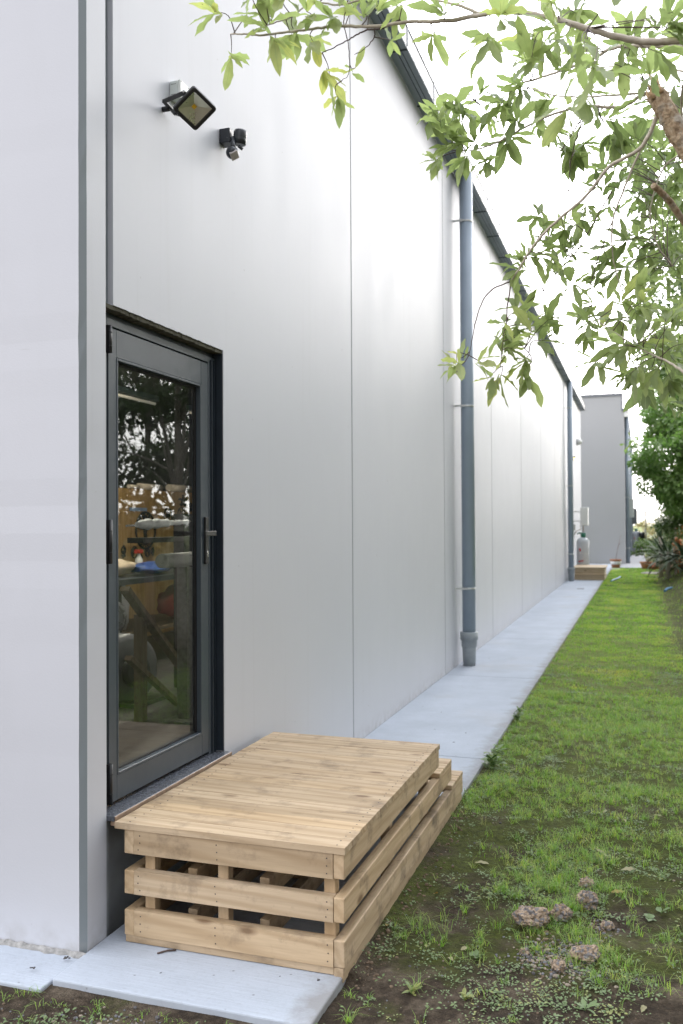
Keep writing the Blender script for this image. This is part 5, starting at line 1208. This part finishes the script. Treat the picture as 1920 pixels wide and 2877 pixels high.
def pebbles(name, pts, mats, label):
    mb = MB()
    for (x, y, s_, mi) in pts:
        bm = bmesh.new(); bmesh.ops.create_icosphere(bm, subdivisions=1, radius=1.0); sc_ = (s_*random.uniform(.7, 1.3), s_*random.uniform(.7, 1.3), s_*random.uniform(.5, .9)); z = gh(x, y); a = random.uniform(0, 6)
        vs_ = []
        for v in bm.verts:
            k = random.uniform(.8, 1.15); vx, vy = v.co.x*sc_[0]*k, v.co.y*sc_[1]*k; vs_.append((x+vx*math.cos(a)-vy*math.sin(a), y+vx*math.sin(a)+vy*math.cos(a), z+sc_[2]*.35+v.co.z*sc_[2]*k))
        mb.cur = mi; mb.add(vs_, [[q.index for q in f.verts] for f in bm.faces]); bm.free()
    return tag(mb.build(name, mats), label, 'gravel', kind='stuff')
PM = [simple('grey_pebble', (0.15, 0.15, 0.16), .8, var=.4, nscale=40), simple('pale_pebble', (0.27, 0.225, 0.175), .85, var=.3, nscale=40), simple('dark_pebble', (0.075, 0.07, 0.07), .8), simple('soil_crumb', (0.15, 0.105, 0.07), .95, var=.3, nscale=60)]
pts = []
gc = on_z(*c6(950, 1240), -0.05)
for k in range(850):
    a = random.gauss(0, .085); b = random.gauss(0, .095); pts.append((gc.x+a+0.02, gc.y+b, abs(random.gauss(0, .0030))+.0024, random.choice((0, 0, 1, 1, 3, 2))))
for k in range(110):
    p_ = on_z(*c6(random.gauss(1160, 45), random.gauss(1110, 28)), -0.05); pts.append((p_.x, p_.y, abs(random.gauss(0, .003))+.0025, random.choice((0, 1, 3, 3))))
pebbles('gravel_heap', pts, PM, 'small heap of mixed gravel and crumbs in front of the clods')
pts = []
for k in range(1500):
    y = 2.35+3.2*random.random()**1.3; x = random.uniform(-.1, 2.4)
    if x < 1.03 and y > 2.72: continue
    pts.append((x, y, abs(random.gauss(0, .0022))+.0016, random.choice((0, 1, 2, 3, 3, 3))))
for k in range(160): pts.append((0.35+random.gauss(0, .12), 2.60+random.gauss(0, .05), abs(random.gauss(0, .003))+.002, random.choice((0, 0, 2, 1))))
for k in range(260):
    y = random.uniform(3.1, 5.3); pts.append((1.03+abs(random.gauss(0, .06)), y, abs(random.gauss(0, .004))+.002, 3))
pebbles('pebbles', pts, PM, 'small pebbles and soil crumbs scattered over the bare ground')
DRY = leaf_mat('dry_leaf', [(0.0, (0.20, 0.11, 0.05)), (0.5, (0.38, 0.28, 0.17)), (0.8, (0.48, 0.36, 0.24)), (1.0, (0.50, 0.25, 0.03))], 0.15, .7, mid=(.3, .2, .1), spots=False)
base_leaf = None
LF = [((1175,722),.075,.55,'brown curled fallen leaf in the middle of the grass'),((1305,800),.07,.7,'pale tan fallen leaf right of the curled brown one'),((1255,915),.07,1.,'orange brown fallen leaf behind the tall clod'),((1195,525),.05,.75,'cream fallen leaf in the upper grass'),((1238,485),.04,1.,'small orange fallen leaf just above the cream one'),((1450,545),.05,.75,'pale fallen leaf toward the right edge'),((1330,175),.06,.6,'fallen leaf far up the lawn'),((1290,575),.05,.7,'small pale leaf among the upper grass'),((385,915),.05,.95,'orange tinted leaf near the deck side'),((605,768),.075,.65,'long pale leaf on the dark soil beside the deck'),((455,1230),.05,.8,'tan leaf on bare soil left of the gravel'),((520,1172),.045,.6,'brown leaf on dark soil left of the clods'),((690,900),.04,.6,'small brown leaf in the weeds left of the clods'),((150,1085),.045,.98,'rust coloured leaf against the foot of the deck'),((1555,652),.05,.75,'pale leaf cut by the right edge of the view'),((1490,38),.06,.6,'dull leaf high on the lawn near the right edge'),((1210,135),.06,.15,'dark brown leaf high on the lawn'),((1380,1465),.06,.15,'dark leaf at the bottom right of the soil')]
for k, (q, L, tt, lab) in enumerate(LF):
    p_ = on_z(*c6(*q), -0.03); a = random.uniform(0, 6.28); lv = Leaves(); z = gh(p_.x, p_.y)
    lv.add((-L/2, 0, 0), (1, 0, 0.0), (0, 0.2*random.uniform(-1, 1), 1), L, L*.33, tt)
    o = lv.build('fallen_leaf', DRY, None, ns=9, wav=.09, curl=.9*random.uniform(-.5, .5), fold=.45, rng=rng); o.location = (p_.x, p_.y, z+.012); o.rotation_euler = (random.uniform(-.25, .25), random.uniform(-.25, .25), a)
    tag(o, lab, 'leaf', 'fallen leaves on the ground')
a_, b_ = on_z(442, 2679, 0.004), on_z(495, 2670, 0.004); tg = MB(); tg.tube([a_, (a_+b_)/2+Vector((0, 0.006, 0.002)), b_], 0.0035, 6)
solo(tg, 'fallen_twig', TWIG, 'short dark twig lying on the concrete in front of the deck', 'twig', a_)
tg = MB(); a_ = on_z(12, 2756, -0.05); b_ = on_z(120, 2775, -0.05); tg.tube([a_, (a_+b_)/2+Vector((0, .004, .008)), b_], 0.005, 6)
solo(tg, 'fallen_twig', simple('pale_stick', (.45, .38, .26), .8), 'pale stick on the soil at the lower left corner', 'twig', a_)
# crumbs of dirt on the concrete
pts = MB()
for (x, y, r) in ((190, 2693, .010), (92, 2721, .008), (893, 2755, .006), (452, 2735, .004), (787, 2744, .003), (1240, 2002, .005), (1223, 2050, .005), (1309, 2060, .006), (1188, 1985, .004), (1375, 1850, .006), (1275, 2086, .006)):
    p_ = on_z(x, y, 0.0)
    for k in range(5): 
        q = p_ + Vector((random.gauss(0, r*.6), random.gauss(0, r*.6), 0)); pts.lathe(q, [(r*.45, 0.0005), (r*.5, r*.25), (r*.2, r*.5)], 6)
tag(pts.build('dirt_crumbs', PM[2]), 'dark crumbs of soil lying on the concrete path', 'dirt', kind='stuff')
